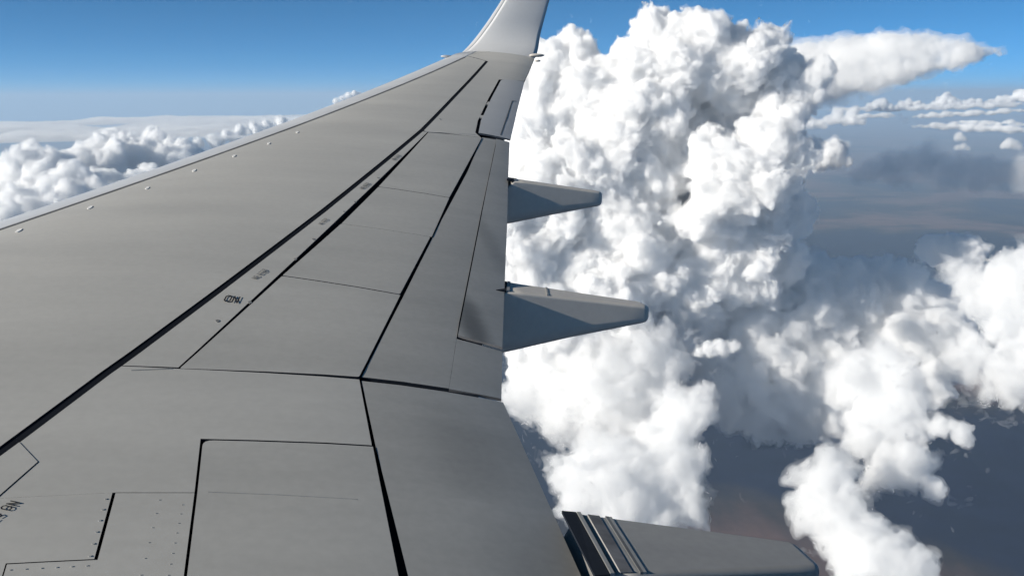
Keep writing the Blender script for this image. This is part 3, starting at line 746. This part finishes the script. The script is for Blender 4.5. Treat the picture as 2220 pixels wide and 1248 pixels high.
tag(make_cloud("cumulus_cloud", [(4.34,10.26,-3.89,0.29),(4.06,10.14,-4.19,0.34),(4.5,10.34,-3.81,0.186),(4.68,10.41,-3.7,0.118),(4.04,9.9,-4.51,0.366),(3.63,9.73,-4.7,0.36),(3.18,9.97,-4.52,0.382),(2.89,10.17,-4.52,0.23),(3.45,10.07,-4.35,0.282),(2.91,9.84,-4.73,0.228),(4.07,9.52,-4.77,0.233),(3.27,9.69,-4.82,0.306),(3.77,9.47,-4.88,0.257)], 15.0, M_LOW, fmat=M_THIN, seed=13, rough=1.3, fringe=2.4, wisp=2.4, warp=0.8), 'bright cumulus heap directly above the lowest flap fairing', 'cloud', None)
tag(make_cloud("cumulus_cloud", [(6.75,9.62,-3.27,0.23),(6.47,9.74,-3.47,0.274),(6.82,9.5,-3.47,0.278),(6.93,9.37,-3.61,0.257),(6.34,9.93,-3.52,0.149),(6.6,9.41,-3.78,0.304),(6.88,9.18,-3.84,0.203),(6.42,9.31,-4.02,0.25),(6.54,8.99,-4.25,0.251),(6.42,9.02,-4.37,0.199),(6.76,8.97,-4.21,0.151)], 14.0, M_LOW, fmat=M_THIN, seed=14, rough=2.4, wisp=3.4, fringe=2.8, warp=1.05), 'sunlit ragged cumulus hanging down the right side of the blue-grey mass', 'cloud', None)
tag(make_cloud("cumulus_cloud", [(6.74,8.63,-4.39,0.104),(6.7,8.69,-4.34,0.075),(6.77,8.58,-4.45,0.069)], 13.0, M_CLOUD, seed=15, rough=0.7), 'tiny slanting cloud scrap just below the sunlit ragged cumulus', 'cloud', None)
tag(make_cloud("cumulus_cloud", [(7.02,8.96,-3.8,0.105),(6.97,8.97,-3.85,0.07)], 13.0, M_WISP, seed=16, rough=1.2, wisp=2.5), 'small wispy cloud scrap touching the right edge of the ragged cumulus', 'cloud', None)
tag(make_cloud("cumulus_cloud", [(7.19,8.81,-3.84,0.117),(7.23,8.74,-3.91,0.071),(7.14,8.88,-3.78,0.07)], 13.0, M_WISP, seed=17, rough=1.2, wisp=2.5), 'outer wispy cloud scrap drifting alone right of the ragged cumulus', 'cloud', None)
tag(make_cloud("cumulus_cloud", [(4.93,10.8,-3.22,0.099),(5.06,10.75,-3.19,0.099),(5.19,10.69,-3.18,0.072),(4.81,10.84,-3.27,0.06)], 13.0, M_CLOUD, seed=18, rough=0.6), 'short bright puff in front of the blue-grey mass beyond the middle fairing tip', 'cloud', None)
tag(make_cloud("cumulus_cloud", [(5.71,11.22,-2.32,0.104),(5.79,11.2,-2.22,0.081),(5.81,11.16,-2.37,0.058)], 13.0, M_CLOUD, seed=19, rough=0.6), 'small bright knob of cloud on the shaded flank of the giant cumulus', 'cloud', None)
tag(make_cloud("cumulus_cloud", [(8.04,9.97,-2.25,0.19),(8.21,9.8,-2.34,0.243),(8.47,9.61,-2.2,0.298),(8.51,9.5,-2.53,0.357),(8.04,9.63,-2.53,0.213),(8.12,9.5,-2.77,0.221),(8.46,9.42,-2.94,0.299),(8.78,9.46,-2.77,0.392),(7.79,9.53,-3.11,0.155),(7.62,9.62,-3.27,0.123),(7.71,9.51,-3.36,0.111),(7.99,9.31,-3.27,0.188),(7.88,9.35,-3.44,0.137),(8.01,9.08,-3.48,0.157),(8.35,9.12,-3.32,0.27),(8.77,9.6,-2.27,0.332)], 16.0, M_LOW, fmat=M_THIN, seed=20, rough=2.4, wisp=3.4, fringe=2.8, warp=1.05), 'warm white cumulus cut off by the right edge of the view', 'cloud', None)
tag(make_cloud("cumulus_cloud", [(9.22,12.24,-2.3,0.208),(9.42,12.09,-2.28,0.225),(9.12,12.31,-2.36,0.133),(9.62,11.93,-2.34,0.189)], 18.0, M_CLOUD, seed=21, rough=0.8), 'dim bluish cloud patch just left above the warm white cumulus', 'cloud', None)
tag(make_cloud("cumulus_cloud", [(5.47,8.61,-4.11,0.196),(5.31,8.53,-4.22,0.256),(5.15,8.42,-4.37,0.229),(5.36,8.33,-4.3,0.23),(5.28,8.16,-4.48,0.28),(5.43,8.05,-4.49,0.205),(5.3,7.93,-4.63,0.28),(5.39,7.73,-4.64,0.254),(5.47,7.53,-4.65,0.28),(5.58,7.33,-4.6,0.178),(5.26,7.58,-4.8,0.304)], 14.0, M_LOW, fmat=M_THIN, seed=22, rough=1.3, wisp=2.4, fringe=2.2, warp=0.8), 'narrow white cloud column leaning over the tip of the lowest fairing', 'cloud', None)
tag(make_cloud("cumulus_cloud", [(7.92,14.46,0.48,0.285),(7.98,14.44,0.08,0.253),(8.01,14.42,0.5,0.278),(8.07,14.39,0.11,0.246),(8.1,14.37,0.51,0.271),(8.16,14.34,0.13,0.239),(8.19,14.31,0.52,0.264),(8.24,14.29,0.16,0.232),(8.28,14.26,0.54,0.257),(8.33,14.24,0.19,0.225),(8.36,14.21,0.56,0.25),(8.42,14.19,0.21,0.225),(8.45,14.16,0.57,0.242),(8.5,14.14,0.23,0.218),(8.53,14.11,0.59,0.243),(8.59,14.09,0.26,0.219),(8.62,14.06,0.6,0.243),(8.67,14.04,0.28,0.219),(8.7,14.01,0.62,0.236),(8.75,13.98,0.31,0.212),(8.78,13.95,0.63,0.237),(8.84,13.93,0.33,0.212),(8.86,13.9,0.65,0.237),(8.92,13.88,0.35,0.213),(8.95,13.85,0.67,0.23),(9.0,13.83,0.37,0.206),(9.03,13.8,0.68,0.231),(9.08,13.77,0.38,0.206),(9.11,13.74,0.69,0.223),(9.16,13.72,0.4,0.199),(9.19,13.69,0.7,0.216),(9.24,13.67,0.41,0.191),(9.27,13.63,0.7,0.208),(9.32,13.61,0.43,0.184),(9.34,13.58,0.71,0.201),(9.39,13.56,0.45,0.184),(9.42,13.53,0.72,0.193),(9.47,13.5,0.47,0.177),(9.5,13.47,0.72,0.186),(9.55,13.45,0.49,0.169),(9.58,13.42,0.72,0.17),(9.62,13.39,0.5,0.153),(9.65,13.36,0.71,0.162),(9.7,13.34,0.51,0.146),(9.73,13.31,0.71,0.146),(9.77,13.28,0.52,0.13),(9.8,13.25,0.71,0.13),(9.85,13.23,0.54,0.122),(9.88,13.2,0.7,0.123),(9.92,13.18,0.56,0.106),(9.96,13.14,0.63,0.18),(10.03,13.09,0.64,0.156),(10.1,13.03,0.64,0.14),(10.17,12.97,0.65,0.116),(10.24,12.92,0.64,0.099),(10.31,12.86,0.65,0.083),(10.38,12.81,0.65,0.058),(10.45,12.75,0.66,0.042)], 20.0, M_PLUME, fmat=M_THIN, seed=23, levels=3, kids=(12, 10, 8), ratio=(0.14, 0.34), rough=1.3, wisp=3.0, fringe=3.2, warp=0.6, soft=0.6, knobs=1.2), 'long smooth cloud plume tapering to a point above the right horizon', 'cloud', None)
tag(make_cloud("cumulus_cloud", [(10.77,17.99,-1.2,0.234),(10.57,18.09,-1.34,0.214),(10.96,17.99,-1.11,0.158),(10.87,17.92,-1.35,0.176),(11.08,17.79,-1.38,0.098),(10.43,18.18,-1.39,0.097)], 22.0, M_CLOUD, seed=24, rough=0.7), 'lone small cumulus in clear air right of the giant cumulus', 'cloud', None)
tag(make_cloud("cumulus_cloud", [(9.29,14.18,-1.27,0.16),(9.51,14.04,-1.19,0.209),(9.74,13.89,-1.13,0.179),(10.0,13.7,-1.08,0.213),(10.2,13.55,-1.17,0.181),(10.45,13.36,-1.2,0.199),(10.66,13.19,-1.15,0.167),(10.87,13.01,-1.26,0.202),(11.09,12.82,-1.28,0.238),(9.66,13.92,-1.36,0.145),(10.29,13.47,-1.36,0.165),(10.61,13.21,-1.38,0.167),(9.11,14.29,-1.35,0.111)], 20.0, M_DIM, fmat=M_DIM, seed=25, rough=1, fringe=2.2, wisp=2), 'long bank of shadowed blue clouds below the horizon at the right', 'cloud', None)
tag(make_cloud("cumulus_cloud", [(29.28,49.12,-1.42,0.241),(29.6,48.93,-1.32,0.268),(29.93,48.73,-1.42,0.242),(30.35,48.47,-1.37,0.269),(30.73,48.22,-1.47,0.189),(28.89,49.34,-1.58,0.187),(29.65,48.9,-1.0,0.242),(30.25,48.54,-1.0,0.243),(30.41,48.44,-0.79,0.189)], 54.0, M_FAR, seed=40, levels=2, kids=(14, 9), rough=0.6, fringe=1.6, wisp=1.2, soft=0.5, warp=0.6), 'pair of pale cumulus heads nearest the plume in the far row at the right horizon', 'cloud', 'small cumulus along the right horizon')
tag(make_cloud("cumulus_cloud", [(40.92,63.33,-0.78,0.179),(41.32,63.07,-0.64,0.287),(41.74,62.79,-0.58,0.324),(42.12,62.53,-0.78,0.216),(42.52,62.26,-0.85,0.145)], 54.0, M_FAR, seed=41, levels=2, kids=(14, 9), rough=0.6, fringe=1.6, wisp=1.2, soft=0.5, warp=0.6), 'low pale cumulus in the far right row, left neighbour of the tallest knob group', 'cloud', 'small cumulus along the right horizon')
tag(make_cloud("cumulus_cloud", [(44.25,64.23,-0.74,0.225),(44.65,63.96,-0.63,0.301),(45.12,63.62,-0.67,0.264),(45.5,63.35,-0.81,0.189)], 54.0, M_FAR, seed=42, levels=2, kids=(14, 9), rough=0.6, fringe=1.6, wisp=1.2, soft=0.5, warp=0.6), 'flat-topped pale cumulus directly left of the tallest knob in the far right row', 'cloud', 'small cumulus along the right horizon')
tag(make_cloud("cumulus_cloud", [(46.09,62.92,-0.74,0.228),(46.51,62.61,-0.54,0.343),(46.75,62.44,-0.2,0.306),(47.02,62.23,-0.54,0.306),(47.43,61.92,-0.71,0.23)], 54.0, M_FAR, seed=43, levels=2, kids=(14, 9), rough=0.6, fringe=1.6, wisp=1.2, soft=0.5, warp=0.6), 'tallest knob in the far row of cumulus along the right horizon', 'cloud', 'small cumulus along the right horizon')
tag(make_cloud("cumulus_cloud", [(50.95,65.77,-0.65,0.205),(51.31,65.49,-0.51,0.247),(51.72,65.17,-0.51,0.206),(52.14,64.83,-0.65,0.166)], 54.0, M_FAR, seed=44, levels=2, kids=(14, 9), rough=0.6, fringe=1.6, wisp=1.2, soft=0.5, warp=0.6), 'thin pale cumulus directly right of the tallest knob in the far right row', 'cloud', 'small cumulus along the right horizon')
tag(make_cloud("cumulus_cloud", [(52.44,64.59,-0.58,0.207),(52.82,64.28,-0.37,0.292),(53.17,63.99,-0.41,0.292),(53.48,63.73,-0.58,0.209)], 54.0, M_FAR, seed=45, levels=2, kids=(14, 9), rough=0.6, fringe=1.6, wisp=1.2, soft=0.5, warp=0.6), 'pale cumulus second from the right edge in the far row along the horizon', 'cloud', 'small cumulus along the right horizon')
tag(make_cloud("cumulus_cloud", [(51.86,61.7,-0.36,0.284),(52.15,61.46,-0.09,0.366),(52.47,61.18,-0.09,0.408),(52.85,60.85,-0.23,0.41)], 54.0, M_FAR, seed=46, levels=2, kids=(14, 9), rough=0.6, fringe=1.6, wisp=1.2, soft=0.5, warp=0.6), 'rounded cumulus where the far row meets the right edge of the view', 'cloud', 'small cumulus along the right horizon')
tag(make_cloud("cumulus_cloud", [(28.47,37.09,-1.9,0.091),(28.57,37.02,-1.84,0.137),(28.71,36.91,-1.92,0.092)], 38.0, M_FAR, seed=47, levels=2, kids=(14, 9), rough=0.6, fringe=1.6, wisp=1.2, soft=0.5, warp=0.6), 'upper of two tiny puffs in clear air below the flat streaks at the right', 'cloud', 'small cumulus along the right horizon')
tag(make_cloud("cumulus_cloud", [(29.96,35.89,-2.17,0.14),(30.11,35.77,-2.11,0.187),(30.27,35.62,-2.15,0.141),(30.43,35.49,-2.24,0.094)], 38.0, M_FAR, seed=48, levels=2, kids=(14, 9), rough=0.6, fringe=1.6, wisp=1.2, soft=0.5, warp=0.6), 'small round puff by the right edge below the flat streaks', 'cloud', 'small cumulus along the right horizon')
tag(make_cloud("cumulus_cloud", [(30.1,39.09,-2.46,0.096),(30.29,38.95,-2.41,0.121),(30.45,38.82,-2.5,0.073)], 38.0, M_FAR, seed=49, levels=2, kids=(14, 9), rough=0.6, fringe=1.6, wisp=1.2, soft=0.5, warp=0.6), 'lower of two tiny puffs in clear air below the flat streaks at the right', 'cloud', 'small cumulus along the right horizon')
tag(make_cloud("cumulus_cloud", [(28.08,49.8,-1.69,0.186),(28.41,49.62,-1.53,0.239),(28.74,49.43,-1.58,0.213),(29.03,49.25,-1.74,0.16)], 54.0, M_FAR, seed=50, levels=2, kids=(14, 9), rough=0.6, fringe=1.6, wisp=1.2, soft=0.5, warp=0.6), 'small cumulus half hidden behind the giant cumulus at the start of the far row', 'cloud', 'small cumulus along the right horizon')
tag(make_cloud("cumulus_cloud", [(33.5,47.31,-1.74,0.069),(33.69,47.18,-1.69,0.089),(33.93,47.01,-1.74,0.095),(34.0,46.96,-1.75,0.152),(34.28,46.76,-1.63,0.186),(34.44,46.64,-1.67,0.284),(34.64,46.49,-1.64,0.173),(34.75,46.4,-1.79,0.223),(34.87,46.32,-1.71,0.174),(35.03,46.19,-1.72,0.24),(35.2,46.07,-1.7,0.201),(35.39,45.92,-1.71,0.174),(35.61,45.74,-1.76,0.262),(35.68,45.69,-1.83,0.294),(35.83,45.58,-1.73,0.274),(36.08,45.38,-1.83,0.232),(36.25,45.24,-1.79,0.216),(36.37,45.14,-1.83,0.294),(36.52,45.03,-1.79,0.178),(36.64,44.93,-1.83,0.233),(36.78,44.81,-1.8,0.275),(37.0,44.63,-1.77,0.237),(37.13,44.52,-1.84,0.249),(37.27,44.41,-1.8,0.178),(37.37,44.32,-1.84,0.298),(37.59,44.13,-1.8,0.16),(37.73,44.01,-1.89,0.191),(37.88,43.88,-1.87,0.11),(38.03,43.75,-1.89,0.101),(38.16,43.64,-1.8,0.064),(35.06,46.18,-1.53,0.037),(35.17,46.09,-1.52,0.114),(35.49,45.85,-1.45,0.168),(35.73,45.67,-1.5,0.156),(35.94,45.5,-1.47,0.205),(36.26,45.24,-1.56,0.19),(36.41,45.13,-1.46,0.147),(36.58,44.99,-1.5,0.172),(36.86,44.75,-1.57,0.19),(37.11,44.55,-1.48,0.147),(37.3,44.39,-1.47,0.19),(37.62,44.12,-1.55,0.14),(37.82,43.94,-1.58,0.117),(38.04,43.75,-1.57,0.054)], 50.0, M_FAR, seed=60, levels=2, kids=(12, 8), squash=0.5, rough=0.8, soft=0.5, warp=0.5), 'long flat bright cloud streak at the right edge under the far row', 'cloud', None)
tag(make_cloud("cumulus_cloud", [(37.55,54.26,-1.34,0.043),(37.79,54.09,-1.34,0.049),(37.87,54.04,-1.37,0.077),(38.09,53.88,-1.38,0.111),(38.37,53.68,-1.28,0.148),(38.43,53.64,-1.3,0.196),(38.67,53.47,-1.31,0.2),(38.77,53.4,-1.3,0.204),(38.97,53.25,-1.16,0.239),(39.18,53.09,-1.27,0.241),(39.4,52.93,-1.3,0.179),(39.58,52.8,-1.2,0.249),(39.76,52.67,-1.13,0.147),(39.83,52.61,-1.27,0.185),(40.06,52.44,-1.15,0.195),(40.19,52.34,-1.14,0.205),(40.39,52.18,-1.23,0.218),(40.61,52.01,-1.21,0.259),(40.73,51.92,-1.08,0.242),(40.95,51.75,-1.2,0.205),(41.06,51.66,-1.07,0.239),(41.2,51.55,-1.07,0.139),(41.42,51.37,-1.18,0.143),(41.56,51.26,-1.07,0.151),(41.64,51.19,-1.12,0.246),(41.76,51.1,-1.09,0.138),(42.02,50.88,-1.03,0.248),(42.22,50.72,-1.05,0.264),(42.27,50.68,-0.96,0.212),(42.38,50.59,-0.98,0.175),(42.62,50.38,-0.96,0.114),(42.82,50.22,-0.97,0.184),(42.98,50.08,-0.97,0.115),(43.07,50.0,-1.01,0.102),(43.23,49.86,-1.0,0.095),(43.37,49.74,-0.95,0.058)], 56.0, M_FAR, seed=61, levels=2, kids=(12, 8), squash=0.5, rough=0.8, soft=0.5, warp=0.5), 'upper flat cloud streak at the right edge just under the far row', 'cloud', None)
tag(make_cloud("cumulus_cloud", [(29.56,47.55,-1.12,0.038),(29.62,47.51,-1.11,0.063),(29.82,47.38,-1.22,0.098),(29.78,47.41,-1.18,0.107),(29.84,47.37,-1.1,0.128),(30.04,47.24,-1.21,0.175),(30.09,47.22,-1.11,0.149),(30.14,47.18,-1.18,0.178),(30.25,47.11,-1.08,0.165),(30.29,47.09,-1.14,0.142),(30.33,47.06,-1.07,0.182),(30.47,46.97,-1.13,0.149),(30.55,46.92,-1.13,0.18),(30.61,46.88,-1.12,0.155),(30.64,46.86,-1.1,0.142),(30.67,46.84,-1.15,0.135),(30.7,46.82,-1.12,0.148),(30.85,46.73,-1.09,0.152),(30.99,46.63,-1.04,0.155),(30.94,46.67,-1.11,0.148),(31.03,46.6,-1.12,0.151),(31.14,46.53,-1.14,0.124),(31.13,46.54,-1.03,0.127),(31.28,46.44,-1.02,0.086),(31.29,46.43,-1.05,0.056),(31.44,46.33,-1.11,0.046)], 50.0, M_FAR, seed=62, levels=2, kids=(12, 8), squash=0.45, rough=0.8, soft=0.5, warp=0.5), 'thin flat cloud sliver right of the pale pair of heads', 'cloud', None)
tag(make_cloud("cumulus_cloud", [(38.28,65.64,-1.1,0.046),(38.5,65.52,-1.02,0.059),(38.63,65.44,-1.03,0.067),(38.69,65.41,-1.02,0.071),(38.83,65.32,-1.1,0.086),(38.83,65.32,-1.05,0.08),(39.04,65.2,-1.19,0.099),(39.22,65.09,-1.07,0.111),(39.18,65.11,-1.05,0.117),(39.45,64.95,-1.07,0.106),(39.46,64.94,-1.02,0.119),(39.71,64.79,-1.01,0.148),(39.84,64.71,-0.98,0.138),(39.87,64.69,-0.97,0.147),(40.09,64.56,-0.98,0.161),(40.04,64.59,-1.07,0.182),(40.17,64.51,-0.95,0.154),(40.36,64.39,-0.95,0.161),(40.48,64.31,-1.13,0.184),(40.57,64.25,-1.07,0.175),(40.73,64.16,-0.97,0.209),(40.93,64.03,-0.94,0.21),(40.97,64.0,-0.96,0.195),(41.18,63.87,-1.13,0.187),(41.23,63.83,-1.11,0.193),(41.32,63.78,-0.92,0.2),(41.46,63.69,-1.03,0.223),(41.44,63.7,-0.97,0.227),(41.67,63.55,-0.99,0.203),(41.87,63.42,-1.01,0.182),(41.94,63.37,-0.96,0.205),(41.93,63.38,-0.98,0.199),(42.02,63.32,-1.01,0.187),(42.28,63.15,-0.88,0.224),(42.4,63.06,-0.98,0.22),(42.4,63.07,-1.02,0.205),(42.51,62.99,-1.06,0.204),(42.65,62.89,-1.04,0.202),(42.82,62.78,-0.89,0.228),(42.85,62.77,-0.86,0.236),(42.95,62.69,-1.04,0.236),(43.14,62.56,-0.85,0.186),(43.18,62.54,-0.92,0.216),(43.44,62.35,-0.91,0.191),(43.47,62.34,-0.86,0.188),(43.58,62.25,-0.97,0.187),(43.67,62.19,-0.97,0.225),(43.77,62.12,-1.0,0.193),(43.95,62.0,-0.97,0.232),(44.0,61.96,-0.83,0.186),(44.12,61.88,-0.84,0.219),(44.15,61.86,-0.96,0.196),(44.23,61.8,-0.83,0.209),(44.45,61.64,-0.87,0.194),(44.55,61.56,-0.98,0.214),(44.74,61.43,-0.79,0.24),(44.84,61.35,-0.89,0.214),(44.89,61.32,-0.96,0.188),(45.01,61.23,-0.88,0.202),(45.13,61.14,-0.91,0.191),(45.23,61.07,-0.86,0.213),(45.32,61.0,-0.77,0.219),(45.38,60.96,-0.93,0.198),(45.57,60.81,-0.9,0.221),(45.68,60.73,-0.76,0.219),(45.74,60.69,-0.88,0.209),(45.73,60.69,-0.78,0.22),(45.86,60.6,-0.75,0.206),(46.02,60.47,-0.84,0.188),(46.18,60.35,-0.79,0.231),(46.15,60.38,-0.91,0.22),(46.44,60.16,-0.92,0.234),(46.36,60.22,-0.78,0.2),(46.59,60.04,-0.75,0.2),(46.56,60.06,-0.73,0.24),(46.83,59.85,-0.78,0.229),(46.84,59.84,-0.8,0.208),(46.97,59.74,-0.74,0.202),(47.05,59.68,-0.73,0.213),(47.23,59.54,-0.69,0.194),(47.3,59.48,-0.69,0.203),(47.41,59.39,-0.8,0.201),(47.36,59.43,-0.73,0.206),(47.61,59.23,-0.86,0.233),(47.72,59.14,-0.85,0.239),(47.83,59.06,-0.85,0.195),(47.8,59.08,-0.71,0.224),(47.94,58.97,-0.72,0.237),(48.01,58.91,-0.69,0.205),(48.13,58.81,-0.77,0.219),(48.22,58.74,-0.68,0.202),(48.29,58.68,-0.67,0.201),(48.37,58.62,-0.77,0.199),(48.46,58.54,-0.75,0.175),(48.61,58.42,-0.74,0.187),(48.78,58.27,-0.77,0.155),(48.81,58.25,-0.68,0.14),(48.91,58.17,-0.71,0.166),(48.97,58.12,-0.77,0.144),(49.02,58.07,-0.75,0.128),(49.18,57.94,-0.62,0.112),(49.35,57.8,-0.61,0.109),(49.31,57.83,-0.61,0.121),(49.55,57.62,-0.72,0.101),(49.62,57.56,-0.68,0.087),(49.68,57.51,-0.65,0.083),(49.71,57.49,-0.65,0.073),(49.86,57.36,-0.74,0.073),(49.84,57.37,-0.7,0.056),(50.02,57.22,-0.73,0.058)], 60.0, M_FAR, seed=63, levels=2, kids=(12, 8), squash=0.5, rough=0.9, soft=0.6, warp=0.5), 'thin continuous pale cloud band behind the far row on the right horizon', 'cloud', None)
tag(make_cloud("cumulus_cloud", [(-7.13,26.01,-1.38,0.267),(-7.05,24.98,-1.49,0.323),(-6.61,25.1,-1.51,0.32),(-7.45,24.86,-1.61,0.286),(-6.27,25.18,-1.69,0.356),(-7.0,23.93,-1.8,0.373),(-6.4,23.58,-1.84,0.338)], 25.0, M_WISP, fmat=M_THIN, seed=70, rough=0.8), 'rounded white cumulus head furthest left beyond the wing leading edge', 'cloud', None)
tag(make_cloud("cumulus_cloud", [(-5.99,30.39,-1.2,0.297),(-6.06,29.35,-1.39,0.361),(-5.56,29.45,-1.4,0.358),(-6.27,28.78,-1.55,0.356),(-5.18,29.0,-1.59,0.392),(-6.46,28.22,-1.65,0.351),(-5.7,28.38,-1.67,0.444),(-4.96,31.08,-1.18,0.268),(-4.7,30.61,-1.36,0.321),(-4.98,30.06,-1.44,0.317),(-4.37,30.15,-1.53,0.315),(-3.92,29.7,-1.58,0.308),(-4.56,29.09,-1.74,0.417),(-3.89,28.88,-1.8,0.382),(-3.6,29.73,-1.73,0.279)], 26.0, M_WISP, fmat=M_THIN, seed=71, rough=0.8), 'row of tall white cumulus heads in the middle of the left cloud field', 'cloud', None)
tag(make_cloud("cumulus_cloud", [(-5.62,23.26,-1.83,0.326),(-5.25,23.34,-1.96,0.324),(-5.79,22.69,-1.99,0.321),(-5.33,22.27,-2.17,0.334),(-4.96,23.91,-1.96,0.305),(-4.92,22.88,-2.14,0.315),(-5.83,21.62,-2.19,0.309),(-5.96,21.06,-2.27,0.271),(-6.34,21.48,-2.16,0.279),(-5.46,21.18,-2.35,0.3),(-6.23,20.44,-2.33,0.268),(-4.58,22.95,-2.15,0.28),(-4.35,24.02,-2.04,0.29),(-4.01,24.6,-1.93,0.259)], 22.0, M_WISP, fmat=M_THIN, seed=72, rough=0.8), 'nearest cumulus heap on the left resting against the wing edge', 'cloud', None)
tag(make_cloud("cumulus_cloud", [(-5.5,47.64,-2.1,0.201),(-4.85,47.72,-1.89,0.2),(-4.19,47.79,-1.72,0.222),(-3.53,47.84,-1.55,0.221),(-2.86,47.89,-1.38,0.22),(-2.19,47.93,-1.26,0.219),(-1.52,47.96,-1.13,0.219),(-4.65,47.73,-2.16,0.266),(-3.77,47.81,-1.91,0.265),(-2.66,47.9,-1.66,0.264)], 48.0, M_CLOUD, seed=73, levels=2, kids=(14, 9), rough=0.6), 'low line of small white cloud tops dwindling towards the wing edge on the left', 'cloud', None)
tag(make_cloud("cumulus_cloud", [(2.64,59.94,0.28,0.19),(2.27,59.96,0.14,0.19),(2.98,59.93,0.2,0.135),(1.89,59.97,-0.03,0.163),(1.48,59.98,-0.19,0.163)], 58.0, M_CLOUD, seed=74, levels=2, kids=(14, 9), rough=0.5, fringe=1.0), 'tiny white cloud tips peeping over the outer wing leading edge', 'cloud', None)

# flat layer of hazy stratus reaching to the left horizon
def layer(name, az0, az1, d_near, d_far, z_top, thick_, seed, mat):
    rng = np.random.default_rng(seed); na, nd = 120, 90
    N = noise_grid(rng, (na, nd, 1), 14)[:, :, 0] * .5 + noise_grid(rng, (na, nd, 1), 6)[:, :, 0] * .3 + noise_grid(rng, (na, nd, 1), 2.5)[:, :, 0] * .2
    T = []; B = []
    for i in range(na):
        az = R(az0 + (az1 - az0) * i / (na - 1)); f = d_far[0] + (d_far[1] - d_far[0]) * i / (na - 1)
        for j in range(nd):
            d = d_near + (f - d_near) * (j / (nd - 1)) ** 1.3
            edge_ = min(1.0, j / 8, (nd - 1 - j) / 4, i / 4, (na - 1 - i) / 4)
            h = thick_ * max(0.02, (0.55 + 1.1 * N[i, j])) * (0.05 + 0.95 * edge_)
            T.append((d * math.sin(az), d * math.cos(az), z_top - thick_ + h)); B.append((d * math.sin(az), d * math.cos(az), z_top - thick_))
    V = np.array(T + B, np.float32); n = na * nd; Q = []
    for i in range(na - 1):
        for j in range(nd - 1):
            a, b, c, d = i * nd + j, (i + 1) * nd + j, (i + 1) * nd + j + 1, i * nd + j + 1
            Q.append((a, b, c, d)); Q.append((a + n, d + n, c + n, b + n))
    for i in range(na - 1):
        for j in (0, nd - 1):
            a, b = i * nd + j, (i + 1) * nd + j
            Q.append((b, a, a + n, b + n) if j == 0 else (a, b, b + n, a + n))
    for j in range(nd - 1):
        for i in (0, na - 1):
            a, b = i * nd + j, i * nd + j + 1
            Q.append((a, b, b + n, a + n) if i == 0 else (b, a, a + n, b + n))
    org = V.mean(0); org[2] = V[:, 2].min()
    o = link(name, mesh_np(name, V - org, np.array(Q, np.int32)), mat); o.location = org
    return o
M_LAYER = vol_cloud("stratus_vapour", 900.0)
tag(layer("cloud_layer", -24, 6, 46000, (72000, 120000), -1430, 420, 5, M_LAYER), "flat hazy white cloud layer stretching to the left horizon", "cloud layer")
